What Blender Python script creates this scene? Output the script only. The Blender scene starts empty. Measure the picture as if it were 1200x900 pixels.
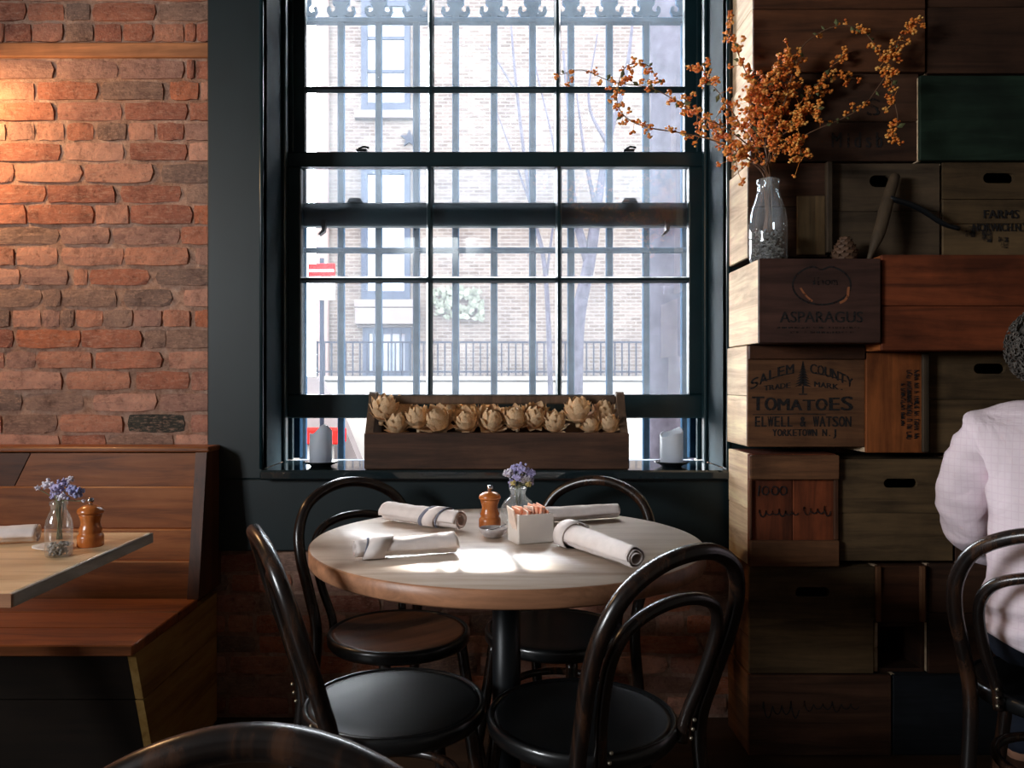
import bpy, bmesh, math, random
from mathutils import Vector, Matrix, Euler, noise
R = random.Random(7)
PI = math.pi
scene = bpy.context.scene
COL = scene.collection

# ------------------------------------------------------------------ camera, world, light, exposure
FPX, VX, VY, EYE = 915.0, 580.0, 450.0, 1.11
cam_d = bpy.data.cameras.new('camera')
cam_d.sensor_width = 36.0
cam_d.lens = FPX / 1200.0 * 36.0
cam_d.shift_x = (600.0 - VX) / 1200.0
cam_d.clip_start = 0.02
cam = bpy.data.objects.new('camera', cam_d)
cam.location = (0, 0, EYE)
cam.rotation_euler = (PI / 2, 0, 0)
COL.objects.link(cam)
scene.camera = cam

world = bpy.data.worlds.new('overcast_sky')
scene.world = world
world.use_nodes = True
wbg = world.node_tree.nodes['Background']
wbg.inputs['Color'].default_value = (0.94, 0.97, 1.0, 1)
wbg.inputs['Strength'].default_value = 46.0

def portal(name, loc, rot, sx, sy):
    l = bpy.data.lights.new(name, 'AREA')
    l.shape = 'RECTANGLE'; l.size = sx; l.size_y = sy
    l.cycles.is_portal = True
    o = bpy.data.objects.new(name, l); o.location = loc; o.rotation_euler = rot
    COL.objects.link(o)
    return o
portal('window_portal', (0, 3.0, 1.77), (-PI / 2, 0, 0), 1.5, 1.86)
portal('side_fill_portal', (-3.0, -.6, 1.8), (0, -PI / 2, 0), .8, 1.2)  # guides sky light through the added fill opening

# sun glint thrown back by a window pane across the street: a narrow, nearly parallel beam
gl = bpy.data.lights.new('sun_glint', 'AREA')
gl.shape = 'RECTANGLE'; gl.size = 0.27; gl.size_y = 0.10
gl.spread = math.radians(1.2)
gl.energy = 1.5
gl.color = (1.0, 0.95, 0.86)
glo = bpy.data.objects.new('sun_glint', gl)
_t = Vector((-0.035, 1.50, 0.75)); _d = Vector((-0.165, 1.30, 0.86)).normalized()
glo.location = _t + _d * 7.0
glo.rotation_euler = (_d).to_track_quat('Z', 'Y').to_euler()
COL.objects.link(glo)

scene.view_settings.view_transform = 'Standard'
scene.view_settings.look = 'None'
scene.view_settings.gamma = 1.0
scene.view_settings.use_curve_mapping = False
scene.view_settings.exposure = 0.15
scene.cycles.use_denoising = True
scene.cycles.max_bounces = 10
scene.cycles.diffuse_bounces = 5
scene.cycles.transparent_max_bounces = 24
scene.cycles.sample_clamp_indirect = 30.0
scene.cycles.caustics_reflective = False
scene.cycles.caustics_refractive = False

# ------------------------------------------------------------------ helpers
def P(px, py, Y):
    return Vector(((px - VX) * Y / FPX, Y, EYE - (py - VY) * Y / FPX))

def lin(c):
    def f(v):
        v /= 255.0
        return v / 12.92 if v <= 0.04045 else ((v + 0.055) / 1.055) ** 2.4
    return (f(c[0]), f(c[1]), f(c[2]), 1.0)

class MB:
    def __init__(s): s.v = []; s.f = []; s.sm = []
    def add(s, vs, fs, smooth=False):
        b = len(s.v); s.v += [Vector(v) for v in vs]
        for f in fs: s.f.append([b + i for i in f]); s.sm.append(smooth)
        return s
    def box(s, a, b, bev=0.0, M=None):
        a = Vector(a); b = Vector(b)
        lo = Vector((min(a.x, b.x), min(a.y, b.y), min(a.z, b.z))); hi = Vector((max(a.x, b.x), max(a.y, b.y), max(a.z, b.z)))
        bm = bmesh.new()
        bmesh.ops.create_cube(bm, size=1)
        for v in bm.verts:
            v.co = Vector([lo[i] + (v.co[i] + .5) * (hi[i] - lo[i]) for i in range(3)])
        if bev > 0:
            bev = min(bev, .45 * min(hi[i] - lo[i] for i in range(3)))
            bmesh.ops.bevel(bm, geom=bm.edges[:], offset=bev, segments=1, affect='EDGES')
        bm.verts.index_update()
        vs = [(M @ v.co) if M else v.co.copy() for v in bm.verts]
        s.add(vs, [[v.index for v in f.verts] for f in bm.faces]); bm.free()
        return s
    def prism(s, poly, y0, y1, M=None, ax='Y'):
        # polygon (x,z) extruded along y (or the named axis)
        n = len(poly)
        def mk(p, d): return Vector((p[0], d, p[1])) if ax == 'Y' else (Vector((d, p[0], p[1])) if ax == 'X' else Vector((p[0], p[1], d)))
        vs = [mk(p, y0) for p in poly] + [mk(p, y1) for p in poly]
        if M: vs = [M @ v for v in vs]
        fs = [list(range(n)), list(range(2 * n - 1, n - 1, -1))] + [[i, i + n, (i + 1) % n + n, (i + 1) % n] for i in range(n)]
        return s.add(vs, fs)
    def tube(s, pts, rad, seg=10, caps=True, closed=False):
        pts = [Vector(p) for p in pts]; n = len(pts)
        rr = rad if isinstance(rad, (list, tuple)) else [rad] * n
        t = []
        for i in range(n):
            if closed: d = pts[(i + 1) % n] - pts[i - 1]
            else: d = pts[min(i + 1, n - 1)] - pts[max(i - 1, 0)]
            t.append(d.normalized() if d.length > 1e-9 else Vector((0, 0, 1)))
        ref = Vector((0, 0, 1)) if abs(t[0].z) < .9 else Vector((1, 0, 0))
        u = t[0].cross(ref).normalized(); vs = []
        for i in range(n):
            u = (u - t[i] * u.dot(t[i])).normalized(); w = t[i].cross(u)
            for k in range(seg):
                a = 2 * PI * k / seg
                vs.append(pts[i] + (u * math.cos(a) + w * math.sin(a)) * rr[i])
        fs = []
        for i in range(n if closed else n - 1):
            j = (i + 1) % n
            for k in range(seg):
                l = (k + 1) % seg
                fs.append([i * seg + k, i * seg + l, j * seg + l, j * seg + k])
        s.add(vs, fs, True)
        if caps and not closed:
            b = len(s.v) - n * seg
            s.f.append([b + k for k in range(seg)][::-1]); s.sm.append(False)
            s.f.append([b + (n - 1) * seg + k for k in range(seg)]); s.sm.append(False)
        return s
    def lathe(s, prof, c=(0, 0, 0), seg=28, M=None, jit=None, caps=True):
        c = Vector(c); vs = []; n = len(prof)
        for i, (r, z) in enumerate(prof):
            for k in range(seg):
                a = 2 * PI * k / seg
                zz = z + (jit(i, a) if jit else 0)
                p = Vector((r * math.cos(a), r * math.sin(a), zz))
                vs.append((M @ p if M else p) + c)
        fs = []
        for i in range(n - 1):
            for k in range(seg):
                l = (k + 1) % seg
                fs.append([i * seg + k, i * seg + l, (i + 1) * seg + l, (i + 1) * seg + k])
        s.add(vs, fs, True)
        b = len(s.v) - n * seg
        if not caps: return s
        if prof[0][0] > 1e-5: s.f.append([b + k for k in range(seg)][::-1]); s.sm.append(False)
        if prof[-1][0] > 1e-5: s.f.append([b + (n - 1) * seg + k for k in range(seg)]); s.sm.append(False)
        return s
    def blob(s, c, r, sub=1, sc=(1, 1, 1), M=None):
        bm = bmesh.new(); bmesh.ops.create_icosphere(bm, subdivisions=sub, radius=1)
        c = Vector(c); bm.verts.index_update()
        vs = []
        for v in bm.verts:
            q = Vector((v.co.x * r * sc[0], v.co.y * r * sc[1], v.co.z * r * sc[2]))
            vs.append((M @ q if M else q) + c)
        s.add(vs, [[v.index for v in f.verts] for f in bm.faces], True); bm.free()
        return s
    def mesh(s, name, off=None):
        me = bpy.data.meshes.new(name)
        vs = [(v - off) if off else v for v in s.v]
        me.from_pydata([tuple(v) for v in vs], [], s.f)
        me.polygons.foreach_set('use_smooth', s.sm)
        me.validate(); me.update()
        return me

def link(name, me, mat=None, parent=None):
    o = bpy.data.objects.new(name, me)
    COL.objects.link(o)
    if mat and me and not me.materials: me.materials.append(mat)
    if parent: o.parent = parent
    return o
def tag(o, label=None, cat=None, group=None, kind=None):
    if label: o['label'] = label
    if cat: o['category'] = cat
    if group: o['group'] = group
    if kind: o['kind'] = kind
    return o
def empty(name, loc, rz=0.0):
    o = bpy.data.objects.new(name, None); o.empty_display_size = .05
    o.location = loc; o.rotation_euler = (0, 0, rz); COL.objects.link(o)
    return o
def origin(o):
    v = Vector(o.location)
    while o.parent: o = o.parent; v += Vector(o.location)
    return v
def part(name, mb, mat, parent, local=False):
    """a part whose mesh was drawn in world coordinates, hung under an unrotated parent"""
    return link(name, mb.mesh(name, None if local else origin(parent)), mat, parent)
def single(name, mb, mat, loc=None):
    """a thing that is one mesh; origin set at loc"""
    loc = Vector(loc) if loc is not None else Vector((0, 0, 0))
    o = link(name, mb.mesh(name, loc), mat); o.location = loc
    return o
def copy_tree(o, parent=None):
    c = o.copy(); COL.objects.link(c)
    if parent: c.parent = parent
    for ch in list(o.children): copy_tree(ch, c)
    return c
def spline(pts, n=8):
    pts = [Vector(p) for p in pts]
    if len(pts) < 3: return pts
    q = [pts[0] * 2 - pts[1]] + pts + [pts[-1] * 2 - pts[-2]]; out = []
    for i in range(1, len(q) - 2):
        a, b, c, d = q[i - 1], q[i], q[i + 1], q[i + 2]
        for k in range(n):
            t = k / n
            out.append(.5 * ((2 * b) + (c - a) * t + (2 * a - 5 * b + 4 * c - d) * t * t + (3 * b - a - 3 * c + d) * t ** 3))
    out.append(pts[-1])
    return out

# ------------------------------------------------------------------ materials
def newmat(name):
    m = bpy.data.materials.new(name); m.use_nodes = True
    nt = m.node_tree
    return m, nt, nt.nodes['Principled BSDF'], nt.nodes['Material Output']
def N(nt, t, **k):
    n = nt.nodes.new(t)
    for a, b in k.items():
        if hasattr(n, a): setattr(n, a, b)
        else: n.inputs[a.replace('_', ' ')].default_value = b
    return n
def ramp(nt, fac, stops):
    r = nt.nodes.new('ShaderNodeValToRGB'); e = r.color_ramp.elements
    while len(e) < len(stops): e.new(.5)
    for i, (p, c) in enumerate(stops): e[i].position = p; e[i].color = c
    nt.links.new(fac, r.inputs['Fac'])
    return r
def mixc(nt, fac, a, b, mode='MIX'):
    m = nt.nodes.new('ShaderNodeMix'); m.data_type = 'RGBA'; m.blend_type = mode
    for sock, val in ((m.inputs['Factor'], fac), (m.inputs[6], a), (m.inputs[7], b)):
        if isinstance(val, (int, float)): sock.default_value = val
        elif isinstance(val, tuple): sock.default_value = val
        else: nt.links.new(val, sock)
    return m.outputs[2]
def bump(nt, bsdf, h, strength=.3, dist=.01):
    b = nt.nodes.new('ShaderNodeBump'); b.inputs['Strength'].default_value = strength; b.inputs['Distance'].default_value = dist
    nt.links.new(h, b.inputs['Height']); nt.links.new(b.outputs[0], bsdf.inputs['Normal'])
def coords(nt, scale=(1, 1, 1), rnd=True):
    tc = nt.nodes.new('ShaderNodeTexCoord'); mp = nt.nodes.new('ShaderNodeMapping')
    mp.inputs['Scale'].default_value = scale
    src = tc.outputs['Object']
    if rnd:
        oi = nt.nodes.new('ShaderNodeObjectInfo'); va = nt.nodes.new('ShaderNodeVectorMath'); va.operation = 'MULTIPLY_ADD'
        cb = nt.nodes.new('ShaderNodeCombineXYZ')
        for i in range(3): nt.links.new(oi.outputs['Random'], cb.inputs[i])
        va.inputs[1].default_value = (7.3, 11.1, 5.7)
        nt.links.new(cb.outputs[0], va.inputs[0]); nt.links.new(src, va.inputs[2]); src = va.outputs[0]
    nt.links.new(src, mp.inputs['Vector'])
    return mp.outputs[0]

def plain(name, c, rough=.5, metal=0.0, var=.12, spec=.5, scale=14, coat=0.0, bmp=0.0):
    m, nt, b, o = newmat(name)
    co = coords(nt)
    n = N(nt, 'ShaderNodeTexNoise', Scale=scale, Detail=4.0); nt.links.new(co, n.inputs['Vector'])
    base = lin(c)
    d = tuple(x * (1 - var) for x in base[:3]) + (1,); l = tuple(min(1, x * (1 + var)) for x in base[:3]) + (1,)
    r = ramp(nt, n.outputs[0], [(.3, d), (.7, l)])
    nt.links.new(r.outputs[0], b.inputs['Base Color'])
    b.inputs['Roughness'].default_value = rough; b.inputs['Metallic'].default_value = metal
    b.inputs['Specular IOR Level'].default_value = spec; b.inputs['Coat Weight'].default_value = coat
    if bmp: bump(nt, b, n.outputs[0], bmp, .004)
    return m

def wood(name, base, dark, light=None, axis='X', rough=.55, scale=1.0, stain=.35, bmp=.25, spec=.4):
    m, nt, b, o = newmat(name)
    k = {'X': (2.2, 26, 26), 'Y': (26, 2.2, 26), 'Z': (26, 26, 2.2)}[axis]
    co = coords(nt, tuple(x * scale for x in k))
    n1 = N(nt, 'ShaderNodeTexNoise', Scale=1.0, Detail=7.0, Roughness=.65, Distortion=.6); nt.links.new(co, n1.inputs['Vector'])
    n2 = N(nt, 'ShaderNodeTexNoise', Scale=4.0, Detail=5.0, Roughness=.6); nt.links.new(coords(nt, (1, 1, 1)), n2.inputs['Vector'])
    light = light or tuple(min(255, int(v * 1.25)) for v in base)
    r = ramp(nt, n1.outputs[0], [(.28, lin(dark)), (.5, lin(base)), (.75, lin(light))])
    st = ramp(nt, n2.outputs[0], [(.32, (1 - stain, 1 - stain, 1 - stain, 1)), (.48, (1 - stain * .45,) * 3 + (1,)), (.66, (1, 1, 1, 1))])
    c = mixc(nt, 1.0, r.outputs[0], st.outputs[0], 'MULTIPLY')
    oi = N(nt, 'ShaderNodeObjectInfo')
    v = N(nt, 'ShaderNodeMapRange'); v.inputs[3].default_value = .78; v.inputs[4].default_value = 1.18
    nt.links.new(oi.outputs['Random'], v.inputs[0])
    c = mixc(nt, 1.0, c, v.outputs[0], 'MULTIPLY')
    nt.links.new(c, b.inputs['Base Color'])
    b.inputs['Roughness'].default_value = rough; b.inputs['Specular IOR Level'].default_value = spec
    bump(nt, b, n1.outputs[0], bmp, .002)
    return m

def brickmat():
    m, nt, b, o = newmat('old_brick')
    co = coords(nt, (1, 1, 1))
    oi = N(nt, 'ShaderNodeObjectInfo')
    tc = N(nt, 'ShaderNodeTexCoord'); geo = N(nt, 'ShaderNodeNewGeometry')
    n1 = N(nt, 'ShaderNodeTexNoise', Scale=16.0, Detail=6.0, Roughness=.7); nt.links.new(geo.outputs['Position'], n1.inputs['Vector'])
    n2 = N(nt, 'ShaderNodeTexNoise', Scale=70.0, Detail=5.0, Roughness=.75); nt.links.new(geo.outputs['Position'], n2.inputs['Vector'])
    r1 = ramp(nt, n1.outputs[0], [(.28, (.42, .38, .38, 1)), (.46, (.92, .9, .9, 1)), (.56, (1.05, 1.03, 1, 1)), (.74, (1.4, 1.38, 1.34, 1))])
    c = mixc(nt, 1.0, oi.outputs['Color'], r1.outputs[0], 'MULTIPLY')
    r2 = ramp(nt, n2.outputs[0], [(.32, (.45, .42, .42, 1)), (.45, (1, 1, 1, 1)), (1, (1.1, 1.1, 1.1, 1))])
    c = mixc(nt, .8, c, r2.outputs[0], 'MULTIPLY')
    n3 = N(nt, 'ShaderNodeTexNoise', Scale=9.0, Detail=8.0, Roughness=.75); nt.links.new(co, n3.inputs['Vector'])
    r3 = ramp(nt, n3.outputs[0], [(.50, (0, 0, 0, 1)), (.68, (.7, .7, .7, 1))])
    c = mixc(nt, r3.outputs[0], c, lin((196, 156, 134)))
    nt.links.new(c, b.inputs['Base Color']); b.inputs['Roughness'].default_value = .85
    b.inputs['Specular IOR Level'].default_value = .3
    ad = N(nt, 'ShaderNodeMath', operation='ADD'); nt.links.new(n1.outputs[0], ad.inputs[0]); nt.links.new(n2.outputs[0], ad.inputs[1])
    bump(nt, b, ad.outputs[0], .75, .006)
    return m
M = {}
M['brick'] = brickmat()
def mortarmat():
    m, nt, b, o = newmat('rough_mortar')
    geo = N(nt, 'ShaderNodeNewGeometry')
    n1 = N(nt, 'ShaderNodeTexNoise', Scale=30.0, Detail=8.0, Roughness=.75); nt.links.new(geo.outputs['Position'], n1.inputs['Vector'])
    n2 = N(nt, 'ShaderNodeTexNoise', Scale=5.0, Detail=3.0); nt.links.new(geo.outputs['Position'], n2.inputs['Vector'])
    r = ramp(nt, n1.outputs[0], [(.3, lin((136, 98, 82))), (.5, lin((190, 152, 132))), (.7, lin((214, 186, 168)))])
    r2 = ramp(nt, n2.outputs[0], [(.35, (.75, .68, .62, 1)), (.65, (1, 1, 1, 1))])
    nt.links.new(mixc(nt, 1.0, r.outputs[0], r2.outputs[0], 'MULTIPLY'), b.inputs['Base Color'])
    b.inputs['Roughness'].default_value = .95
    bump(nt, b, n1.outputs[0], 1.0, .012)
    return m
M['mortar'] = mortarmat()
M['paint'] = plain('dark_teal_paint', (11, 28, 31), .5, var=.2, scale=6, bmp=.05)
M['paint_sash'] = plain('dark_teal_sash_paint', (20, 42, 47), .32, var=.2, scale=9, bmp=.08)
M['sill'] = plain('glossy_dark_sill_paint', (30, 42, 46), .12, var=.2, scale=6, coat=.6)
M['jamb'] = plain('light_lifted_jamb_paint', (21, 38, 44), .75, var=.3, scale=10, bmp=.06, spec=.12)  # tone lifted towards blue in place of grazing window light
M['plaster'] = plain('dim_plaster', (120, 112, 104), .9, var=.08)
M['ceil'] = plain('dim_ceiling', (96, 92, 88), .9, var=.08)
M['floor'] = wood('dark_floor_boards', (58, 44, 34), (34, 25, 20), axis='X', rough=.5)
M['bench'] = wood('bench_oak', (150, 86, 44), (88, 46, 22), (178, 110, 62), axis='X', rough=.42, stain=.25)
M['bench_side'] = wood('bench_oak_end_lit', (176, 138, 78), (126, 92, 48), (200, 164, 104), axis='Y', rough=.42, stain=.25)  # window light on the bench end is put into this paler tone
M['tabletop'] = wood('pale_table_oak', (206, 186, 168), (176, 152, 132), (220, 204, 188), axis='X', rough=.32, stain=.1, bmp=.1)
M['tableedge'] = wood('table_edge_oak', (150, 106, 78), (112, 76, 54), axis='X', rough=.4, stain=.15, bmp=.1)
M['ltop'] = wood('side_table_oak', (206, 172, 132), (172, 136, 98), (220, 192, 156), axis='X', rough=.35, stain=.12, bmp=.1)
M['ledge'] = wood('weathered_table_edge', (150, 136, 120), (96, 84, 72), (186, 172, 156), axis='Y', rough=.6, stain=.2)
M['black'] = plain('black_lacquer', (16, 17, 18), .3, var=.3, coat=.3, scale=8)
M['hoop'] = wood('worn_black_bentwood', (30, 22, 19), (13, 12, 12), (86, 56, 38), axis='Z', rough=.27, stain=.3, bmp=.05, spec=.6)
M['seat_black'] = plain('black_seat', (17, 19, 20), .34, var=.35, scale=9, bmp=.04)
M['seat_brown'] = wood('worn_brown_seat', (112, 76, 54), (60, 42, 32), (138, 98, 72), axis='X', rough=.42, stain=.5, scale=.7)
M['castiron'] = plain('dark_cast_iron', (22, 25, 28), .4, .3, scale=20)
M['screw'] = plain('steel_screw', (170, 160, 140), .35, .9)
M['silver'] = plain('polished_steel', (190, 190, 195), .2, 1.0)
M['napkin'] = plain('white_linen', (226, 216, 212), .9, var=.05, scale=60, bmp=.15)
M['napkin_band'] = plain('grey_blue_stripe_linen', (120, 122, 138), .9, var=.1)
M['ceramic'] = plain('white_ceramic', (222, 214, 206), .22, var=.03)
M['dish'] = plain('speckled_grey_dish', (168, 160, 158), .35, var=.2, scale=120)
M['packet'] = plain('pink_orange_paper', (226, 160, 128), .7, var=.15, scale=40)
M['packet2'] = plain('pale_paper', (228, 206, 190), .7, var=.1, scale=40)
M['mill'] = wood('turned_mill_wood', (176, 98, 42), (128, 62, 24), (202, 124, 62), axis='Z', rough=.25, stain=.15, bmp=.05, spec=.6)
M['salt'] = plain('coarse_salt', (232, 228, 226), .7, var=.1, scale=200)
M['saucer'] = plain('black_saucer', (20, 24, 27), .25)
M['tote'] = wood('old_tote_wood', (84, 56, 40), (44, 30, 22), (110, 78, 58), axis='X', rough=.7, stain=.4)
M['tote_end'] = wood('old_tote_end_wood', (92, 72, 56), (52, 38, 28), axis='Z', rough=.7, stain=.35)
M['iron'] = plain('painted_window_iron', (30, 48, 64), .6, spec=.0, var=.25, scale=25, bmp=.1)
M['stem_brown'] = plain('dry_stem', (112, 80, 56), .8, var=.3, scale=40)
M['leaf'] = plain('dry_olive_leaf', (98, 100, 60), .7, var=.3, scale=40)
M['lav_stem'] = plain('dry_green_stem', (120, 122, 92), .8)
M['thistle'] = plain('lilac_thistle', (158, 160, 204), .85, var=.25, scale=150)
M['lav'] = plain('lilac_flower', (172, 166, 206), .85, var=.25, scale=150)
M['lav_pale'] = plain('pale_lilac_flower', (220, 214, 226), .85, var=.2, scale=150)
M['yellowbud'] = plain('yellow_bud', (196, 178, 110), .8)
M['gravel'] = plain('grey_gravel', (132, 128, 122), .8, var=.6, scale=120, bmp=.6)
M['pinecone'] = plain('brown_pine_cone', (92, 64, 44), .7, var=.35, scale=60)
M['print'] = None
def pebbles(r, h, n, seed, size):
    rnd = random.Random(seed); m = MB()
    for k_ in range(n):
        a = rnd.random() * 6.283; q = math.sqrt(rnd.random()) * (r - size); z = size + rnd.random() * (h - size)
        m.blob((q * math.cos(a), q * math.sin(a), z), size * rnd.uniform(.6, 1.1), 1, (1, rnd.uniform(.7, 1), rnd.uniform(.6, .9)))
    return m

def berrymat():
    m, nt, b, o = newmat('orange_berries')
    geo = N(nt, 'ShaderNodeNewGeometry')
    n = N(nt, 'ShaderNodeTexNoise', Scale=55.0, Detail=2.0); nt.links.new(geo.outputs['Position'], n.inputs['Vector'])
    r = ramp(nt, n.outputs[0], [(.3, lin((192, 80, 22))), (.5, lin((232, 138, 50))), (.7, lin((244, 190, 104)))])
    nt.links.new(r.outputs[0], b.inputs['Base Color']); b.inputs['Roughness'].default_value = .45
    return m
M['berry'] = berrymat()
def artimat():
    m, nt, b, o = newmat('dried_artichoke')
    n = N(nt, 'ShaderNodeTexNoise', Scale=22.0, Detail=5.0); nt.links.new(coords(nt), n.inputs['Vector'])
    r = ramp(nt, n.outputs[0], [(.3, lin((166, 120, 80))), (.5, lin((226, 190, 146))), (.72, lin((246, 228, 198)))])
    nt.links.new(r.outputs[0], b.inputs['Base Color']); b.inputs['Roughness'].default_value = .75
    bump(nt, b, n.outputs[0], .4, .004)
    return m
M['arti'] = artimat()
def panemat(name, haze, tint=(.80, .90, 1.0, 1)):
    m, nt, b, o = newmat(name); nt.nodes.remove(b)
    tr = N(nt, 'ShaderNodeBsdfTransparent'); tr.inputs[0].default_value = (.97, .985, 1, 1)
    tl = N(nt, 'ShaderNodeBsdfTranslucent'); tl.inputs[0].default_value = tint
    gl_ = N(nt, 'ShaderNodeBsdfGlossy'); gl_.inputs['Roughness'].default_value = .02
    n = N(nt, 'ShaderNodeTexNoise', Scale=5.0, Detail=9.0, Roughness=.72); nt.links.new(coords(nt), n.inputs['Vector'])
    mr = N(nt, 'ShaderNodeMapRange'); mr.inputs[1].default_value = .3; mr.inputs[2].default_value = .75
    mr.inputs[3].default_value = haze * .6; mr.inputs[4].default_value = haze * 1.5; nt.links.new(n.outputs[0], mr.inputs[0])
    m1 = N(nt, 'ShaderNodeMixShader'); nt.links.new(mr.outputs[0], m1.inputs[0]); nt.links.new(tr.outputs[0], m1.inputs[1]); nt.links.new(tl.outputs[0], m1.inputs[2])
    fr = N(nt, 'ShaderNodeFresnel', IOR=1.45)
    m2 = N(nt, 'ShaderNodeMixShader'); nt.links.new(fr.outputs[0], m2.inputs[0]); nt.links.new(m1.outputs[0], m2.inputs[1]); nt.links.new(gl_.outputs[0], m2.inputs[2])
    nt.links.new(m2.outputs[0], o.inputs[0])
    return m
M['pane'] = panemat('glare_haze_window_glass', .022)  # translucent haze stands in for glare from the bright street
M['pane_far'] = plain('dull_far_glass', (62, 70, 80), .12, var=.35, scale=3)
def bottlemat():
    m, nt, b, o = newmat('clear_bottle_glass'); nt.nodes.remove(b)
    tr = N(nt, 'ShaderNodeBsdfTransparent'); tr.inputs[0].default_value = (.95, .97, .97, 1)
    gl_ = N(nt, 'ShaderNodeBsdfGlossy'); gl_.inputs['Roughness'].default_value = .03
    df = N(nt, 'ShaderNodeBsdfTranslucent'); df.inputs[0].default_value = (.9, .93, .95, 1)
    lw = N(nt, 'ShaderNodeLayerWeight', Blend=.35)
    mr = N(nt, 'ShaderNodeMapRange'); mr.inputs[3].default_value = .05; mr.inputs[4].default_value = .5; nt.links.new(lw.outputs['Facing'], mr.inputs[0])
    m1 = N(nt, 'ShaderNodeMixShader'); nt.links.new(mr.outputs[0], m1.inputs[0]); nt.links.new(tr.outputs[0], m1.inputs[1]); nt.links.new(gl_.outputs[0], m1.inputs[2])
    m2 = N(nt, 'ShaderNodeMixShader'); m2.inputs[0].default_value = .1; nt.links.new(m1.outputs[0], m2.inputs[1]); nt.links.new(df.outputs[0], m2.inputs[2])
    nt.links.new(m2.outputs[0], o.inputs[0])
    return m
M['glass'] = bottlemat()
def candlemat():
    m, nt, b, o = newmat('white_candle_wax')
    b.inputs['Base Color'].default_value = lin((214, 218, 224)); b.inputs['Roughness'].default_value = .45
    tl = N(nt, 'ShaderNodeBsdfTranslucent'); tl.inputs[0].default_value = lin((214, 222, 232))
    mx = N(nt, 'ShaderNodeMixShader'); mx.inputs[0].default_value = .35
    nt.links.new(b.outputs[0], mx.inputs[1]); nt.links.new(tl.outputs[0], mx.inputs[2]); nt.links.new(mx.outputs[0], o.inputs[0])
    return m
M['wax'] = candlemat()
def printmat(name, c, wear=.45):
    m, nt, b, o = newmat(name)
    b.inputs['Base Color'].default_value = lin(c); b.inputs['Roughness'].default_value = .8
    n = N(nt, 'ShaderNodeTexNoise', Scale=60.0, Detail=6.0, Roughness=.7); nt.links.new(coords(nt), n.inputs['Vector'])
    r = ramp(nt, n.outputs[0], [(wear - .08, (0, 0, 0, 1)), (wear + .06, (1, 1, 1, 1))])
    tr = N(nt, 'ShaderNodeBsdfTransparent'); mx = N(nt, 'ShaderNodeMixShader')
    nt.links.new(r.outputs[0], mx.inputs[0]); nt.links.new(tr.outputs[0], mx.inputs[1]); nt.links.new(b.outputs[0], mx.inputs[2])
    nt.links.new(mx.outputs[0], o.inputs[0])
    return m
M['print'] = printmat('worn_black_print', (20, 14, 12), .40)
M['print_faint'] = printmat('faint_black_print', (24, 17, 14), .52)
M['print_orange'] = printmat('faint_orange_print', (150, 88, 52), .40)

# ------------------------------------------------------------------ room shell
WY = 2.60           # face of the brick wall
OX = 0.764          # half width of the window opening
SILL, OTOP = 0.83, 2.70
CEIL = 3.15
fl = single('floor', MB().box((-3, -3.6, -.08), (3, WY + .34, 0)), M['floor']); tag(fl, 'dark wooden restaurant floor', 'floor', kind='structure')
ce = single('ceiling', MB().box((-3, -3.6, CEIL), (3, WY + .34, CEIL + .1)), M['ceil']); tag(ce, 'dim plaster ceiling', 'ceiling', kind='structure')
lw_ = MB()
for ya, yb, za, zb in ((-3.6, -1.2, 0, CEIL), (.0, WY + .34, 0, CEIL), (-1.2, .0, 0, 1.4), (-1.2, .0, 2.2, CEIL)):  # gap left in the wall is an unseen window, added for fill light
    lw_.box((-3.1, ya, za), (-3, yb, zb))
tag(single('wall_left', lw_, M['plaster']), 'plain left wall with an unseen opening added for fill light', 'wall', kind='structure')
tag(single('wall_right', MB().box((3, -3.6, 0), (3.1, WY + .34, CEIL)), M['plaster']), 'plain dim right wall of the room', 'wall', kind='structure')
tag(single('wall_rear', MB().box((-3, -3.6, 0), (3, -3.5, CEIL)), M['plaster']), 'plain dim rear wall behind the camera', 'wall', kind='structure')

wb = MB()
B0 = WY
for a, b in (((-3, 0), (-OX - .02, CEIL)), ((OX + .02, 0), (3, CEIL)), ((-OX - .02, 0), (OX + .02, SILL - .04)), ((-OX - .02, OTOP + .02), (OX + .02, CEIL))):
    wb.box((a[0], B0, a[1]), (b[0], B0 + .34, b[1]))
wall = single('wall_back', wb, M['mortar']); tag(wall, 'old red brick wall around the window', 'wall', kind='structure')

# brick pieces: unit blocks with knocked-about faces, scaled per brick
def brick_mesh(seed):
    r = random.Random(seed); nx, nz = 4, 2
    vs = []; idx = {}
    for i in range(nx + 1):
        for k in range(nz + 1):
            x = i / nx - .5; z = k / nz - .5
            edge = (i in (0, nx)) + (k in (0, nz))
            jx = r.uniform(-.016, .016); jz = r.uniform(-.045, .045)
            y = -.5 + (.0 if edge == 0 else (.03 if edge == 1 else .09)) + r.uniform(-.016, .016)
            s = 1 - r.uniform(.02, .09) * (edge == 2)
            idx[i, k] = len(vs); vs.append((x * s + jx, y, z * s + jz))
    ring = [(i, 0) for i in range(nx + 1)] + [(nx, k) for k in range(1, nz + 1)] + [(i, nz) for i in range(nx - 1, -1, -1)] + [(0, k) for k in range(nz - 1, 0, -1)]
    b0 = len(vs)
    for (i, k) in ring: vs.append((vs[idx[i, k]][0], .5, vs[idx[i, k]][2]))
    fs = [[idx[i, k], idx[i + 1, k], idx[i + 1, k + 1], idx[i, k + 1]] for i in range(nx) for k in range(nz)]
    n = len(ring)
    for j in range(n):
        a, c = ring[j], ring[(j + 1) % n]
        fs.append([idx[c], idx[a], b0 + j, b0 + (j + 1) % n])
    m = MB(); m.add(vs, fs, False); me = m.mesh('brick')
    me.materials.append(M['brick'])
    return me
BR = [brick_mesh(s) for s in range(9)]
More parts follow.
